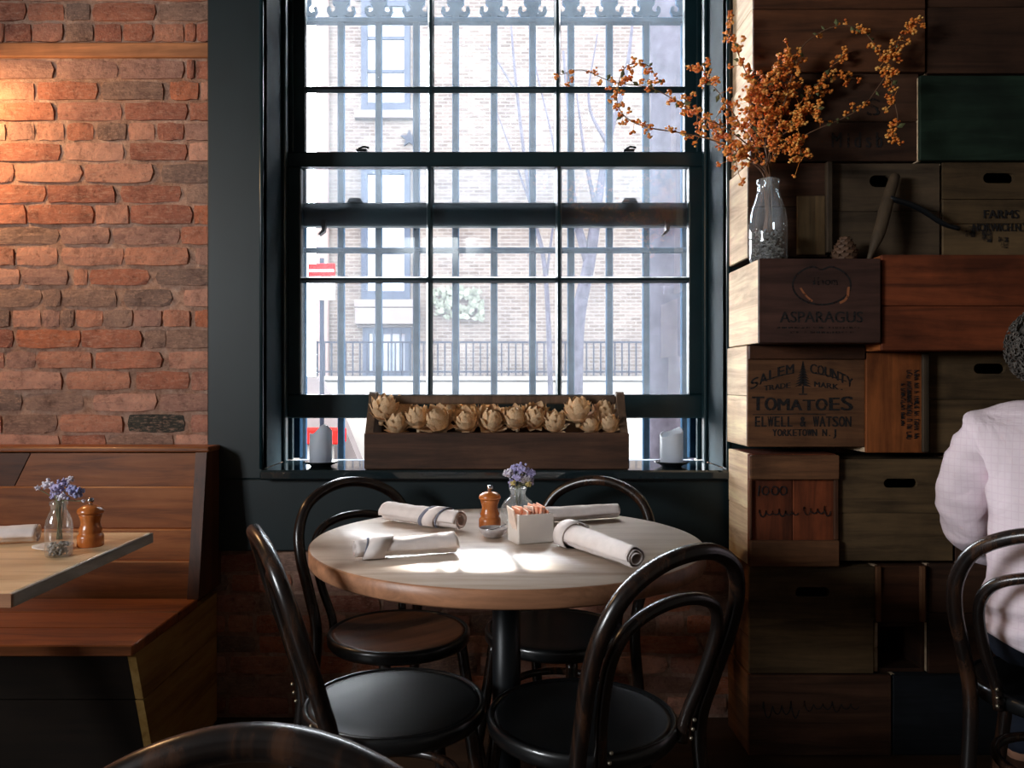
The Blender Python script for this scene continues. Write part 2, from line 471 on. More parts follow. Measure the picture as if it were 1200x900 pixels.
PAL = [(180, 116, 92), (168, 106, 84), (186, 128, 104), (192, 138, 116), (174, 120, 102), (158, 100, 82), (184, 112, 82), (162, 122, 108), (196, 146, 126)]
DARK = [(142, 112, 98), (150, 120, 106), (128, 104, 94)]
def brick(x0, x1, z0, z1, col, parent=wall, r=R):
    o = bpy.data.objects.new('brick', r.choice(BR)); COL.objects.link(o)
    d = .05; proud = r.uniform(.0005, .0065)
    o.location = ((x0 + x1) / 2, WY - proud + d / 2 - .004, (z0 + z1) / 2)
    o.scale = (x1 - x0 - .002, d, (z1 - z0) - .003); o.rotation_euler = (0, r.uniform(-.012, .012), 0)
    o.color = lin(col); o.parent = parent
    return o
S = 836 / 260.0
ROWS = [  # (top px, bottom px, joints in 3.215x zoom pixels, dark-index set)
    (-20, 2, [(-20, 90), (98, 330), (340, 560), (570, 778)], ()),
    (4, 25, [(0, 100), (105, 245), (250, 342), (352, 590), (600, 778)], (2, 4)),
    (28, 49.5, [(0, 18), (22, 120), (125, 240), (250, 354), (358, 460), (465, 578), (585, 695), (698, 740), (742, 778)], (3,)),
    (71, 93, [(0, 205), (213, 445), (455, 697), (705, 735), (740, 778)], ()),
    (96, 118, [(0, 134), (140, 372), (386, 622), (640, 750), (755, 778)], (2,)),
    (120.5, 142, [(0, 208), (216, 465), (470, 710), (718, 778)], ()),
    (144, 165, [(0, 25), (30, 134), (142, 244), (252, 354), (366, 478), (485, 586), (593, 694), (700, 778)], (4,)),
    (168, 189, [(0, 232), (243, 472), (488, 708), (714, 778)], ()),
    (192, 214.5, [(0, 56), (62, 312), (320, 578), (608, 778)], (3,)),
    (217, 238, [(0, 177), (183, 437), (453, 682), (703, 778)], (3,)),
    (240, 263, [(0, 103), (107, 356), (364, 488), (494, 726), (732, 778)], ()),
    (266, 287, [(0, 226), (232, 417), (424, 678), (684, 778)], (0,)),
    (290, 311.5, [(0, 57), (62, 222), (230, 466), (470, 717), (738, 778)], ()),
    (315, 335, [(0, 78), (83, 260), (278, 332), (338, 565), (590, 778)], (4,)),
    (339, 360, [(0, 158), (164, 232), (242, 442), (468, 650), (695, 778)], (0, 1, 2, 3)),
    (363, 383.5, [(0, 40), (50, 156), (160, 226), (229, 282), (285, 389), (392, 502), (506, 613), (617, 720), (735, 778)], (0, 3, 5)),
    (386, 408, [(0, 53), (60, 304), (310, 537), (546, 626), (630, 778)], (3, 4)),
    (411.5, 432, [(0, 20), (24, 136), (141, 352), (362, 612), (636, 778)], ()),
    (435, 457, [(0, 240), (250, 497), (511, 717), (723, 778)], ()),
    (461, 482, [(0, 86), (92, 320), (352, 592), (604, 778)], (0, 1)),
    (485.5, 507, [(0, 10), (15, 218), (228, 470), (480, 702), (720, 778)], (1, 33)),
    (509, 529, [(0, 228), (235, 402), (408, 656), (660, 778)], (2,)),
]
for ri, (t, b, js, dk) in enumerate(ROWS):
    for j, (a, c) in enumerate(js):
        p0 = P(a / S, b, WY); p1 = P(c / S, t, WY)
        if a <= 0: p0.x -= R.uniform(.0, .12)
        if c >= 778: p1.x += .03
        col = R.choice(DARK) if j in dk else R.choice(PAL)
        if ri == 20 and j == 3: col = (62, 62, 56)
        brick(p0.x, p1.x, p0.z, p1.z, col)
# courses below the dark apron
z = .545; rr = random.Random(3); row = 0
while z > .03:
    x = -.99 - (row % 2) * .1
    while x < .86:
        L = .208 if row % 6 != 3 else .1
        x1 = x + L + rr.uniform(-.008, .008)
        brick(x, x1 - .01, z - .058, z, rr.choice(PAL if rr.random() < .75 else DARK), r=rr)
        x = x1
    z -= .068; row += 1
# what the photo does not reach: left of the frame and over the frame, one joined piece
ext = MB(); rr = random.Random(11)
def ebrick(x0, x1, z0, z1):
    ext.box((x0, WY - rr.uniform(.003, .01), z0), (x1, WY + .03, z1), .006)
zc = P(0, 529, WY).z; row = 0
while zc < CEIL - .07:
    xa, xb = -2.98, -1.72
    if zc > P(0, -22, WY).z: xb = -.95
    if not (P(0, 72, WY).z - .06 < zc < P(0, 51, WY).z):
        x = xa - (row % 2) * .1
        while x < xb - .05:
            x1 = min(x + .208, xb); ebrick(max(x, xa), x1 - .01, zc, zc + .058); x = x1 + .0
    zc += .0676; row += 1
def plainbrick():
    m, nt, b, o = newmat('old_brick_joined')
    geo = N(nt, 'ShaderNodeNewGeometry')
    n = N(nt, 'ShaderNodeTexNoise', Scale=12.0, Detail=8.0, Roughness=.7); nt.links.new(geo.outputs['Position'], n.inputs['Vector'])
    r = ramp(nt, n.outputs[0], [(.3, lin((110, 62, 44))), (.5, lin((166, 92, 64))), (.7, lin((182, 118, 92)))])
    nt.links.new(r.outputs[0], b.inputs['Base Color']); b.inputs['Roughness'].default_value = .9; bump(nt, b, n.outputs[0], .6, .006)
    return m
eo = part('bricks', ext, plainbrick(), wall); eo['kind'] = 'stuff'
# timber course let into the brickwork
zt, zb = P(0, 51, WY).z, P(0, 68.5, WY).z
M['timber'] = wood('timber_course', (170, 112, 72), (126, 78, 48), axis='X', rough=.7)
tb = MB().box((-2.98, WY - .012, zb), (-.94, WY + .05, zt), .004)
tag(single('trim_1', tb, M['timber'], (-1.9, WY, zb)), 'timber strip let into the brick wall', 'trim', kind='structure')

# ------------------------------------------------------------------ window
CF = 2.57           # face of the dark casing
def struct(name, mb, mat, label, cat):
    return tag(single(name, mb, mat), label, cat, kind='structure')
win = empty('window_1', (0, CF, SILL)); tag(win, 'tall dark painted sash window with the lower sash raised', 'window', kind='structure')
CX = 0.947
for s in (-1, 1):
    part('casing_board', MB().box((s * OX, CF, SILL - .033), (s * CX, WY + .02, CEIL), .004), M['paint'], win)
    part('casing_bead', MB().tube([(s * (OX + .004), CF - .002, SILL), (s * (OX + .004), CF - .002, OTOP)], .007, 8), M['paint_sash'], win)
    part('jamb', MB().box((s * OX, CF + .002, SILL), (s * (OX + .03), 2.965, OTOP), .002), M['jamb'], win)
    part('stop_bead', MB().box((s * OX, 2.795, SILL), (s * (OX - .014), 2.832, OTOP), .004), M['paint_sash'], win)
    part('parting_bead', MB().box((s * OX, 2.884, SILL), (s * (OX - .018), 2.898, OTOP), .003), M['paint_sash'], win)
    part('outer_stop', MB().box((s * OX, 2.945, SILL), (s * (OX - .03), 2.985, OTOP), .003), M['iron'], win)
part('head_board', MB().box((-OX, CF, OTOP), (OX, 2.965, OTOP + .03), .002), M['paint_sash'], win)
part('head_casing', MB().box((-OX - .0, CF, OTOP + .03), (OX, WY + .02, CEIL), .004), M['paint'], win)
part('stool', MB().box((-OX - .0, 2.53, SILL - .032), (OX, 2.87, SILL), .006), M['sill'], win)
part('outer_sill', MB().box((-OX, 2.87, SILL - .06), (OX, 3.04, SILL - .012), .004), plain('pale_outer_sill', (70, 74, 80), .5, spec=.0), win)
part('apron_panel', MB().box((-CX, CF, .56), (CX, WY + .02, SILL - .033), .004), M['paint'], win)

def sash(name, y0, y1, z0, z1, rb, rt, zm, label):
    """one sash: rails, stiles, muntins and six panes"""
    st = .054
    sx = OX - .004
    so = part(name, MB().box((-sx, y0, z0), (sx, y1, z0 + rb), .004), M['paint_sash'], win); so['label'] = label
    part('top_rail', MB().box((-sx, y0, z1 - rt), (sx, y1, z1), .004), M['paint_sash'], so)
    for s in (-1, 1):
        part('stile', MB().box((s * sx, y0 + .001, z0 + rb), (s * (sx - st), y1 - .001, z1 - rt), .004), M['paint_sash'], so)
    gx = [-(sx - st), -.239, .233, sx - st]
    yc = (y0 + y1) / 2
    for x in gx[1:3]:
        part('muntin', MB().prism([(x - .012, yc), (x - .005, y0 + .002), (x + .005, y0 + .002), (x + .012, yc), (x + .007, y1 - .004), (x - .007, y1 - .004)], z0 + rb, z1 - rt, ax='Z'), M['paint_sash'], so)
    part('muntin', MB().prism([(yc, zm - .012), (y0 + .003, zm - .005), (y0 + .003, zm + .005), (yc, zm + .012), (y1 - .005, zm + .007), (y1 - .005, zm - .007)], -(sx - st), sx - st, ax='X'), M['paint_sash'], so)
    zs = [z0 + rb, zm, z1 - rt]
    for i in range(3):
        for k in range(2):
            part('pane', MB().box((gx[i] - .003, yc + .004, zs[k] - .003), (gx[i + 1] + .003, yc + .007, zs[k + 1] + .003)), M['pane'], so)
    return so
zl = lambda py, Y: EYE - (py - VY) * Y / FPX
ls = sash('lower_sash', 2.836, 2.880, zl(490, 2.84), zl(178, 2.84), .086, .054, zl(328, 2.86), 'raised lower sash with six panes')
us = sash('upper_sash', 2.900, 2.942, zl(265, 2.9), OTOP, .088, .06, zl(105, 2.92), 'upper sash with six panes')
# sash hardware
for px in (424, 737):
    c = P(px, 177, 2.86)
    part('sash_lock', MB().box(c + Vector((-.02, -.012, -.003)), c + Vector((.02, .012, .006)), .003).tube([c + Vector((-.012, 0, .008)), c + Vector((.006, 0, .016)), (c + Vector((.026, 0, .012)))], .004, 6), M['castiron'], ls)
for px in (416, 738):
    c = P(px, 236, 2.9)
    part('lock_keeper', MB().prism([(c.x - .03, c.z - .004), (c.x - .02, c.z + .012), (c.x + .02, c.z + .012), (c.x + .03, c.z - .004)], 2.896, 2.925), M['castiron'], us)
for px, s in ((379, -1), (781, -1)):
    c = P(px, 262, 2.89)
    part('sash_lift', MB().prism([(c.x - .006, c.z + .01), (c.x + .012, c.z + .01), (c.x + .008, c.z - .03), (c.x - .012, c.z - .046), (c.x - .018, c.z - .042), (c.x - .004, c.z - .026)], 2.876, 2.902), M['castiron'], us)

# ------------------------------------------------------------------ iron grille outside the window
GY = 3.16
gr = empty('iron_window_grille', (0, GY, .6)); tag(gr, 'blue grey iron bar grille with scrolled finials outside the window', 'window grille')
def fleur(px):
    # half outline of a scrolled finial, mirrored; pixel units relative to (px, 25)
    half = [(3, 0), (4, -6), (9, -5), (14, -6), (17, -11), (16, -16), (13, -17), (12, -14), (13, -11), (10, -10), (7, -12), (7, -17), (10, -20), (10, -27), (6, -33), (0, -45)]
    pts = half + [(-x, y) for x, y in half[::-1][1:]]
    return [((P(px + x, 25 + y, GY).x), P(px + x, 25 + y, GY).z) for x, y in pts]
bars = [354 + 44.7 * i for i in range(11)]
bars = [310.5, 355.5, 400, 444, 488, 534, 579, 624, 669, 714, 757, 802, 847]
fl_m = None
for px in bars:
    x = P(px, 0, GY).x
    part('bar', MB().box((x - .0135, GY - .012, .55), (x + .0135, GY + .012, P(0, 25, GY).z), .003), M['iron'], gr)
    part('finial', MB().prism(fleur(px)[::-1], GY - .008, GY + .008), M['iron'], gr)
for py, h in ((25, .011), (293.5, .010)):
    zc = P(0, py, GY).z
    part('rail', MB().box((-1.0, GY - .016, zc - h), (1.0, GY + .016, zc + h), .003), M['iron'], gr)
    if py > 100:
        for px in bars:
            x = P(px, 0, GY).x
            part('collar', MB().box((x - .02, GY - .018, zc - .017), (x + .02, GY + .018, zc + .017), .012), M['iron'], gr)
part('rail', MB().box((-1.0, GY - .016, .62), (1.0, GY + .016, .645), .003), M['iron'], gr)
for s in (-1, 1):
    for zc in (P(0, 25, GY).z, P(0, 293.5, GY).z, .632):
        part('wall_bracket', MB().box((s * 1.0 - .012, 2.90, zc - .012), (s * 1.0 + .012, GY, zc + .012), .003), M['iron'], gr)

# ------------------------------------------------------------------ the street outside
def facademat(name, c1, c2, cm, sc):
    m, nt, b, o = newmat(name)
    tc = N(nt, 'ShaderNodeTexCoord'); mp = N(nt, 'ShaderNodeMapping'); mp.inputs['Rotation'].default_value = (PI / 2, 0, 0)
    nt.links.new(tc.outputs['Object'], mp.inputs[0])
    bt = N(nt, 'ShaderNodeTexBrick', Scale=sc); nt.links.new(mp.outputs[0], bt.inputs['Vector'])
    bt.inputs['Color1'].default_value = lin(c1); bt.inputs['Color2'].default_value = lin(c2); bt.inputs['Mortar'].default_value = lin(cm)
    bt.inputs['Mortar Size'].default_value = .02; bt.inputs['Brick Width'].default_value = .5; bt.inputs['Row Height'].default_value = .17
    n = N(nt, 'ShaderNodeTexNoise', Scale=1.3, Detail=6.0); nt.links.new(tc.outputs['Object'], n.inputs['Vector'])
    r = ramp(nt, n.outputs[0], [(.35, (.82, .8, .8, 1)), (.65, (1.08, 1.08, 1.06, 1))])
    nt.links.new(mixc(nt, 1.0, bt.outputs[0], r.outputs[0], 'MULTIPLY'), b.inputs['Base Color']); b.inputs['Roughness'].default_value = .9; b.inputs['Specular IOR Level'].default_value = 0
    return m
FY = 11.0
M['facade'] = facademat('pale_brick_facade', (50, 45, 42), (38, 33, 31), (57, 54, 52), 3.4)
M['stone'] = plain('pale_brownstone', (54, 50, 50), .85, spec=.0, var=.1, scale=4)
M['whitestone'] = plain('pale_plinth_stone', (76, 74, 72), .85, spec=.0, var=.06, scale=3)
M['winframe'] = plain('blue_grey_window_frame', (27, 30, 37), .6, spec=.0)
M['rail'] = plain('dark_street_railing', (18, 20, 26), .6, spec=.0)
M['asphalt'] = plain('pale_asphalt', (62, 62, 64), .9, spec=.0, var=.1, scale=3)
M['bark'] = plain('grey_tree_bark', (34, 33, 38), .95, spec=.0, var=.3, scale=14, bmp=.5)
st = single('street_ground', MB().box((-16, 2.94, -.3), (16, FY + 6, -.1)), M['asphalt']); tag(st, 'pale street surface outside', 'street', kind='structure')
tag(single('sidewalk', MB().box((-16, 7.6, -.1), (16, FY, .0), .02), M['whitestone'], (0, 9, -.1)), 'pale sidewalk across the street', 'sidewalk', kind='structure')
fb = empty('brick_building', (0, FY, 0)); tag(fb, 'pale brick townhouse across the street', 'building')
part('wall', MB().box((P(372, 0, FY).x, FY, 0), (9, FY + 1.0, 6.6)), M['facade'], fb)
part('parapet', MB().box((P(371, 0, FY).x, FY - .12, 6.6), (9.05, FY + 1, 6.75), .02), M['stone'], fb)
def far_window(px0, px1, py0, py1, bars_=False, cols=1):
    a = P(px0, py1, FY); b = P(px1, py0, FY); w = .085
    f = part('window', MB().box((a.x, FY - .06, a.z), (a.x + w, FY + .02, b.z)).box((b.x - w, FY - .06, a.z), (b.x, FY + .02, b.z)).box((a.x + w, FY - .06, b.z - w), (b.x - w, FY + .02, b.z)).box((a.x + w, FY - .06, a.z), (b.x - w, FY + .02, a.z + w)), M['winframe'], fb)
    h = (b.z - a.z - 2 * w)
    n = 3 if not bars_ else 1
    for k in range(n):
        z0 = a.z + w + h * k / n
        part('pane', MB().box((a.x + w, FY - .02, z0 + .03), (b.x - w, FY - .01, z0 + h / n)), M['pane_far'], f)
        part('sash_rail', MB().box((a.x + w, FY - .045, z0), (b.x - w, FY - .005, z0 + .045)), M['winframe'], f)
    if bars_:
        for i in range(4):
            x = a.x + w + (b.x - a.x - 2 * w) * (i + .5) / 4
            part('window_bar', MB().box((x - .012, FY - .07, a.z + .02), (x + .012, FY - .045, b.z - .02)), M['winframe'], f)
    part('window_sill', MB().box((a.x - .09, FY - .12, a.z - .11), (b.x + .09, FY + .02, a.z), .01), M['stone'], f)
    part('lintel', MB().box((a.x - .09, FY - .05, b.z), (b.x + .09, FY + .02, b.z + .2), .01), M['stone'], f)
far_window(424, 481, 2, 132)
far_window(424, 481, 198, 352)
far_window(426, 482, 384, 446, True)
far_window(900, 957, 2, 132); far_window(900, 957, 198, 352)
a = P(418, 381, FY); b = P(492, 362, FY)
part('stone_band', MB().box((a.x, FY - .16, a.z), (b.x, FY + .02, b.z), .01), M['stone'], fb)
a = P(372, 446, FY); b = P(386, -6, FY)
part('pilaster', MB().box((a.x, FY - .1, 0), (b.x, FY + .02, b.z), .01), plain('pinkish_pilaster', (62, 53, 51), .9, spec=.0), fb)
c = P(480, 163, FY)
star = []
for k in range(10):
    r_ = .13 if k % 2 == 0 else .055
    star.append((c.x + r_ * math.sin(k * PI / 5), c.z + r_ * math.cos(k * PI / 5)))
part('star_anchor_plate', MB().prism(star[::-1], FY - .04, FY + .01), M['rail'], fb)
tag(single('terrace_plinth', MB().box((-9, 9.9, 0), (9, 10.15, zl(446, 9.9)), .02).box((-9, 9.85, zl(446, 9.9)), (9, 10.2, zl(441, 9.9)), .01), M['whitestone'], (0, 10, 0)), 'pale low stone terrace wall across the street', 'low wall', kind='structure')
rl = empty('street_railing', (0, 10.0, zl(441, 9.9))); tag(rl, 'thin iron railing on the terrace wall across the street', 'railing')
z0 = zl(441, 9.9); z1 = zl(401, 10)
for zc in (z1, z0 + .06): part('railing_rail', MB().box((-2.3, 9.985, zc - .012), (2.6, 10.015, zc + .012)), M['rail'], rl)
px = 372
bal = None
while px < 800:
    x = P(px, 0, 10).x
    if bal is None:
        bal = part('baluster', MB().box((x - .009, 9.991, z0), (x + .009, 10.009, z1)), M['rail'], rl); x0b = x
    else:
        o = bal.copy(); COL.objects.link(o); o.location.x = x - x0b
    px += 8.3
# sign, red kiosk, stoop
c0 = P(361, 352, 7.0); c1 = P(393, 309, 7.0)
sg = empty('street_sign', (c0.x + .12, 7.0, -.1)); tag(sg, 'red and white parking sign on a thin post across the street', 'sign')
part('sign_plate', MB().box((c0.x, 6.99, P(0, 327, 7).z), (c1.x, 7.0, c1.z), .004), plain('red_sign_paint', (96, 8, 8), .5, spec=.0), sg)
part('sign_plate', MB().box((c0.x, 6.99, c0.z), (c1.x, 7.0, P(0, 331, 7).z), .004), plain('white_sign_paint', (92, 92, 92), .5, spec=.0), sg)
part('sign_stripe', MB().box((c0.x + .01, 6.984, P(0, 319, 7).z), (c1.x - .01, 6.989, P(0, 316, 7).z)), plain('white_sign_stripe', (90, 84, 84), .5, spec=.0), sg)
part('post', MB().tube([(c0.x + .12, 7.02, -.1), (c0.x + .12, 7.02, c1.z + .05)], .02, 8), M['rail'], sg)
a = P(349, 521, 8.6); b = P(399, 503, 8.6)
bx = empty('red_planter', ((a.x + b.x) / 2, 8.75, 0)); tag(bx, 'red street planter trough seen under the raised sash', 'planter')
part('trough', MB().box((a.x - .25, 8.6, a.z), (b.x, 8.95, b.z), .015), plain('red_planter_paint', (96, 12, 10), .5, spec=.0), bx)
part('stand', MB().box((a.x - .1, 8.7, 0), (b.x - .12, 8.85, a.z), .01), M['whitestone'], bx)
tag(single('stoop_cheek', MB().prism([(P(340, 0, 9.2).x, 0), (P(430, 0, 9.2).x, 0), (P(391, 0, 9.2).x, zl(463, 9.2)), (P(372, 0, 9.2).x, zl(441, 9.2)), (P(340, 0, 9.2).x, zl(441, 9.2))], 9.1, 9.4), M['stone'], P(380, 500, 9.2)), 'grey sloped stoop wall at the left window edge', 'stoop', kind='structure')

def tree(name, label, limbs, group=None):
    base = Vector(limbs[0][0][0])
    o = empty(name, base)
    for i, (pts, r0, r1) in enumerate(limbs):
        sp = spline(pts, 6); n = len(sp)
        part('trunk' if i == 0 else 'branch', MB().tube(sp, [r0 + (r1 - r0) * k / (n - 1) for k in range(n)], 10 if i == 0 else 6), M['bark'], o)
    tag(o, label, 'tree', group); return o
TY = 5.2
def Q(px, py, Y): return tuple(P(px, py, Y))
tree('street_tree', 'thick grey tree trunk by the right edge of the window', [
    ([Q(786, 655, TY), Q(784, 450, TY), Q(787, 250, TY), Q(786, 40, TY), Q(775, -60, TY)], .165, .13),
    ([Q(787, 100, TY), Q(812, -40, TY), Q(840, -120, TY)], .06, .03),
    ([Q(780, -30, TY), Q(750, -140, TY), Q(720, -220, TY)], .07, .03),
    ([Q(775, -60, TY), Q(778, -200, TY), Q(770, -330, TY)], .1, .04)])
T2 = 7.4
tree('street_tree', 'slim bare tree with forked branches behind the right window column', [
    ([Q(672, 590, T2), Q(674, 440, T2), Q(678, 370, T2), Q(690, 310, T2), Q(699, 250, T2)], .085, .05),
    ([Q(699, 250, T2), Q(712, 170, T2), Q(733, 90, T2), Q(742, 20, T2)], .045, .012),
    ([Q(690, 310, T2), Q(672, 240, T2), Q(668, 150, T2), Q(660, 60, T2)], .05, .012),
    ([Q(699, 250, T2), Q(685, 180, T2), Q(676, 110, T2)], .025, .008),
    ([Q(712, 170, T2), Q(690, 120, T2), Q(700, 40, T2)], .02, .006)])
tree('street_tree', 'thin bare sapling twigs in front of the pale facade, middle window column', [
    ([Q(648, 575, 8.2), Q(640, 330, 8.2), Q(622, 240, 8.2), Q(606, 110, 8.2), Q(598, 20, 8.2)], .03, .01),
    ([Q(606, 110, 8.2), Q(585, 75, 8.2), Q(572, 55, 8.2)], .014, .005),
    ([Q(622, 240, 8.2), Q(600, 180, 8.2), Q(578, 120, 8.2)], .014, .005),
    ([Q(640, 330, 8.2), Q(652, 200, 8.2), Q(628, 80, 8.2), Q(618, 20, 8.2)], .016, .005)])
# ivy on the facade
iv = MB(); rr = random.Random(5)
for k in range(150):
    px = 506 + rr.random() * 60; py = 338 + rr.random() ** 1.6 * 34 + abs(px - 530) * .1
    c = P(px, py, FY - .03 - rr.random() * .1); a = rr.random() * 6.28; r_ = rr.uniform(.03, .07)
    q = Vector((math.cos(a), -.3, math.sin(a))) * r_; w = Vector((-math.sin(a), -.2, math.cos(a))) * r_ * .6
    iv.add([c - q, c + w, c + q, c - w], [[0, 1, 2, 3]])
ivo = single('climbing_ivy', iv, plain('pale_green_ivy', (53, 55, 49), .8, spec=.0, var=.3), P(530, 352, FY)); tag(ivo, 'patch of pale green ivy on the facade across the street', 'ivy', kind='stuff')

# ------------------------------------------------------------------ bench on the left
be = empty('wooden_bench', (-1.9, 2.2, 0)); tag(be, 'built-in oak plank bench under the brick wall', 'bench')
BX = -.915
part('top_cap', MB().box((-2.98, 2.47, zl(530, 2.47)), (-.905, WY - .01, zl(524, 2.47)), .004), M['bench'], be)
rows = [(531, 569.5), (570.5, 619.5), (620.5, 657), (658, 703)]
for i, (t, b) in enumerate(rows):
    y = 2.485 - i * .02
    zt_, zb_ = zl(t, y), zl(b, y)
    if i == 0:
        xj0 = P(36, 0, y).x; xj1 = P(17, 0, y).x
        part('back_plank', MB().prism([(-2.98, zb_), (xj1 - .002, zb_), (xj0 - .002, zt_), (-2.98, zt_)], y, y + .03), wood('bench_dark_plank', (104, 60, 34), (66, 36, 20), axis='X', rough=.45), be)
        part('back_plank', MB().prism([(xj1 + .002, zb_), (-.945, zb_), (-.945, zt_), (xj0 + .002, zt_)], y, y + .03), M['bench'], be)
    else:
        part('back_plank', MB().box((-2.98, y, zb_), (-.945, y + .03, zt_), .003), M['bench'], be)
part('end_post', MB().prism([(2.39, .45), (WY - .012, .45), (WY - .012, zl(530, 2.47)), (2.46, zl(530, 2.47))], -.943, -.908, ax='X'), wood('bench_end_dark', (92, 54, 32), (56, 32, 20), axis='Z', rough=.5), be)
SZ = .45
for k in range(3):
    y0 = 1.97 + k * .145
    part('seat_plank', MB().box((-2.98, y0, SZ - .028), (BX, y0 + .143, SZ), .003), M['bench'], be)
# side boards and the front that slopes inwards
zm = .285
def sy(z): return 1.985 + (SZ - z) * .34
part('side_board', MB().prism([(sy(SZ - .03), SZ - .03), (2.58, SZ - .03), (2.58, zm + .002), (sy(zm), zm + .002)], BX - .025, BX - .004, ax='X'), M['bench_side'], be)
part('side_board', MB().prism([(sy(zm), zm - .002), (2.58, zm - .002), (2.58, 0), (sy(0), 0)], BX - .025, BX - .004, ax='X'), M['bench_side'], be)
M['bench_shaded'] = wood('bench_front_shaded', (34, 25, 18), (20, 15, 11), axis='X', rough=.6)  # front boards near black: shade put into the colour
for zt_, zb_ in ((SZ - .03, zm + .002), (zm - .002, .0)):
    part('front_board', MB().prism([(sy(zt_), zt_), (sy(zb_), zb_), (sy(zb_) + .025, zb_), (sy(zt_) + .025, zt_)], -2.98, BX - .026, ax='X'), M['bench_shaded'], be)

# left table
TZ = .75
lt = empty('rectangular_table', (-1.25, 1.62, 0)); tag(lt, 'pale oak rectangular table by the bench', 'table')
part('tabletop', MB().box((-1.75, 1.345, TZ - .024), (-.835, 1.895, TZ), .002), M['ltop'], lt)
part('edge_band', MB().box((-.8345, 1.345, TZ - .0245), (-.829, 1.895, TZ - .0005), .001), M['ledge'], lt)
part('edge_band', MB().box((-1.75, 1.339, TZ - .0245), (-.829, 1.3445, TZ - .0005), .001), M['tableedge'], lt)
part('column', MB().tube([(-1.32, 1.62, .03), (-1.32, 1.62, TZ - .03)], .035, 16), M['castiron'], lt)
part('foot_plate', MB().lathe([(.22, 0), (.22, .012), (.04, .04), (.035, .05)], (-1.32, 1.62, 0), 28), M['castiron'], lt)
part('top_plate', MB().box((-1.47, 1.47, TZ - .034), (-1.17, 1.77, TZ - .0245), .003), M['castiron'], lt)

# ------------------------------------------------------------------ round table
TC = Vector((.027, 1.82, 0)); TR = .45
rt = empty('round_table', TC); tag(rt, 'round pale oak table in front of the window', 'table')
part('tabletop', MB().lathe([(0.0001, TZ - .0005), (TR - .004, TZ - .0005), (TR - .003, TZ - .002), (TR - .002, TZ - .004), (TR - .002, TZ - .02)], TC, 96), M['tabletop'], rt)
part('edge_band', MB().lathe([(TR - .003, TZ - .0015), (TR, TZ - .004), (TR, TZ - .034), (TR - .003, TZ - .038), (.05, TZ - .038)], TC, 96), M['tableedge'], rt)
part('column', MB().tube([TC + Vector((0, 0, .03)), TC + Vector((0, 0, TZ - .039))], .033, 24), M['castiron'], rt)
part('foot_plate', MB().lathe([(.24, 0), (.24, .012), (.06, .04), (.034, .06)], TC, 36), M['castiron'], rt)
part('mounting_plate', MB().lathe([(.12, TZ - .05), (.12, TZ - .0385)], TC, 24), M['castiron'], rt)

# ------------------------------------------------------------------ bentwood chairs
def make_chair(H=.815, seat='seat_black'):
    """faces +Y, origin on the floor under the seat centre"""
    t = empty('bentwood_chair', (0, 0, 0))
    hs = .44
    half = [(.175, -.225, 0), (.168, -.185, .25), (.165, -.165, hs - .02), (.176, -.19, .53), (.187, -.218, .62), (.181, -.242, .695), (.146, -.263, .762), (.078, -.277, .802)]
    pts = half + [(0, -.286, H)] + [(-x, y, z) for x, y, z in half[::-1]]
    sp = spline(pts, 6); n = len(sp)
    link('outer_hoop', MB().tube(sp, .0155, 12).mesh('outer_hoop'), M['hoop'], t)
    hi = [(.112, -.165, hs - .03), (.116, -.172, hs + .02), (.135, -.196, .54), (.143, -.222, .63), (.122, -.238, .685), (.07, -.246, .713)]
    pts = hi + [(0, -.248, .722)] + [(-x, y, z) for x, y, z in hi[::-1]]
    link('inner_hoop', MB().tube(spline(pts, 6), .0118, 10).mesh('inner_hoop'), M['hoop'], t)
    link('seat_frame', MB().lathe([(.160, hs - .034), (.187, hs - .034), (.193, hs - .026), (.194, hs - .008), (.190, hs - .001), (.185, hs + .001), (.181, hs - .003), (.160, hs - .034)], (0, 0, 0), 48, caps=False).mesh('seat_frame'), M['black'], t)
    link('seat_panel', MB().lathe([(.0001, hs - .009), (.08, hs - .0085), (.14, hs - .006), (.170, hs - .003), (.1805, hs - .0035), (.1805, hs - .012), (.0001, hs - .016)], (0, 0, 0), 48).mesh('seat_panel'), M[seat], t)
    for s in (-1, 1):
        link('front_leg', MB().tube(spline([(s * .118, .125, hs - .03), (s * .128, .14, .3), (s * .15, .165, .12), (s * .165, .19, 0)], 5), .0155, 10).mesh('front_leg'), M['hoop'], t)
        for k in range(3):
            z = hs - .028 + k * .019 + .012
            link('screw', MB().blob((s * .113, -.188 - k * .004, z), .0045, 1).mesh('screw'), M['screw'], t)
    ring = [(.135 * math.cos(a), -.01 + .145 * math.sin(a), .265) for a in [2 * PI * k / 40 for k in range(40)]]
    link('leg_ring', MB().tube(ring, .011, 8, closed=True).mesh('leg_ring'), M['hoop'], t)
    return t
def place(t, x, y, face, label, group=None):
    t.location = (x, y, 0); t.rotation_euler = (0, 0, math.atan2(face[1], face[0]) - PI / 2)
    tag(t, label, 'chair', 'bentwood chairs')
ch = make_chair()
chb = make_chair(seat='seat_brown')
place(ch, .177, 1.595, (-.60, .80), 'black bentwood chair in front of the round table, nearest on the right')
c2 = copy_tree(ch); place(c2, -.213, 1.66, (.918, .397), 'black bentwood chair seen edge-on left of the round table')
place(chb, -.262, 2.135, (.62, -.78), 'bentwood chair with worn brown seat behind the round table')
c4 = copy_tree(ch); place(c4, .165, 2.15, (-.55, -.83), 'black bentwood chair behind the round table, on the right by the window')
c5 = copy_tree(ch); place(c5, -.19, .358, (.03, -1), 'foreground bentwood chair with only its top hoop showing')
MF = Vector((.62, .785, 0)).normalized()
MC = Vector((1.275, 1.74, 0))
c6 = copy_tree(ch); place(c6, MC.x, MC.y, MF, 'black bentwood chair the person in the pink shirt sits on')

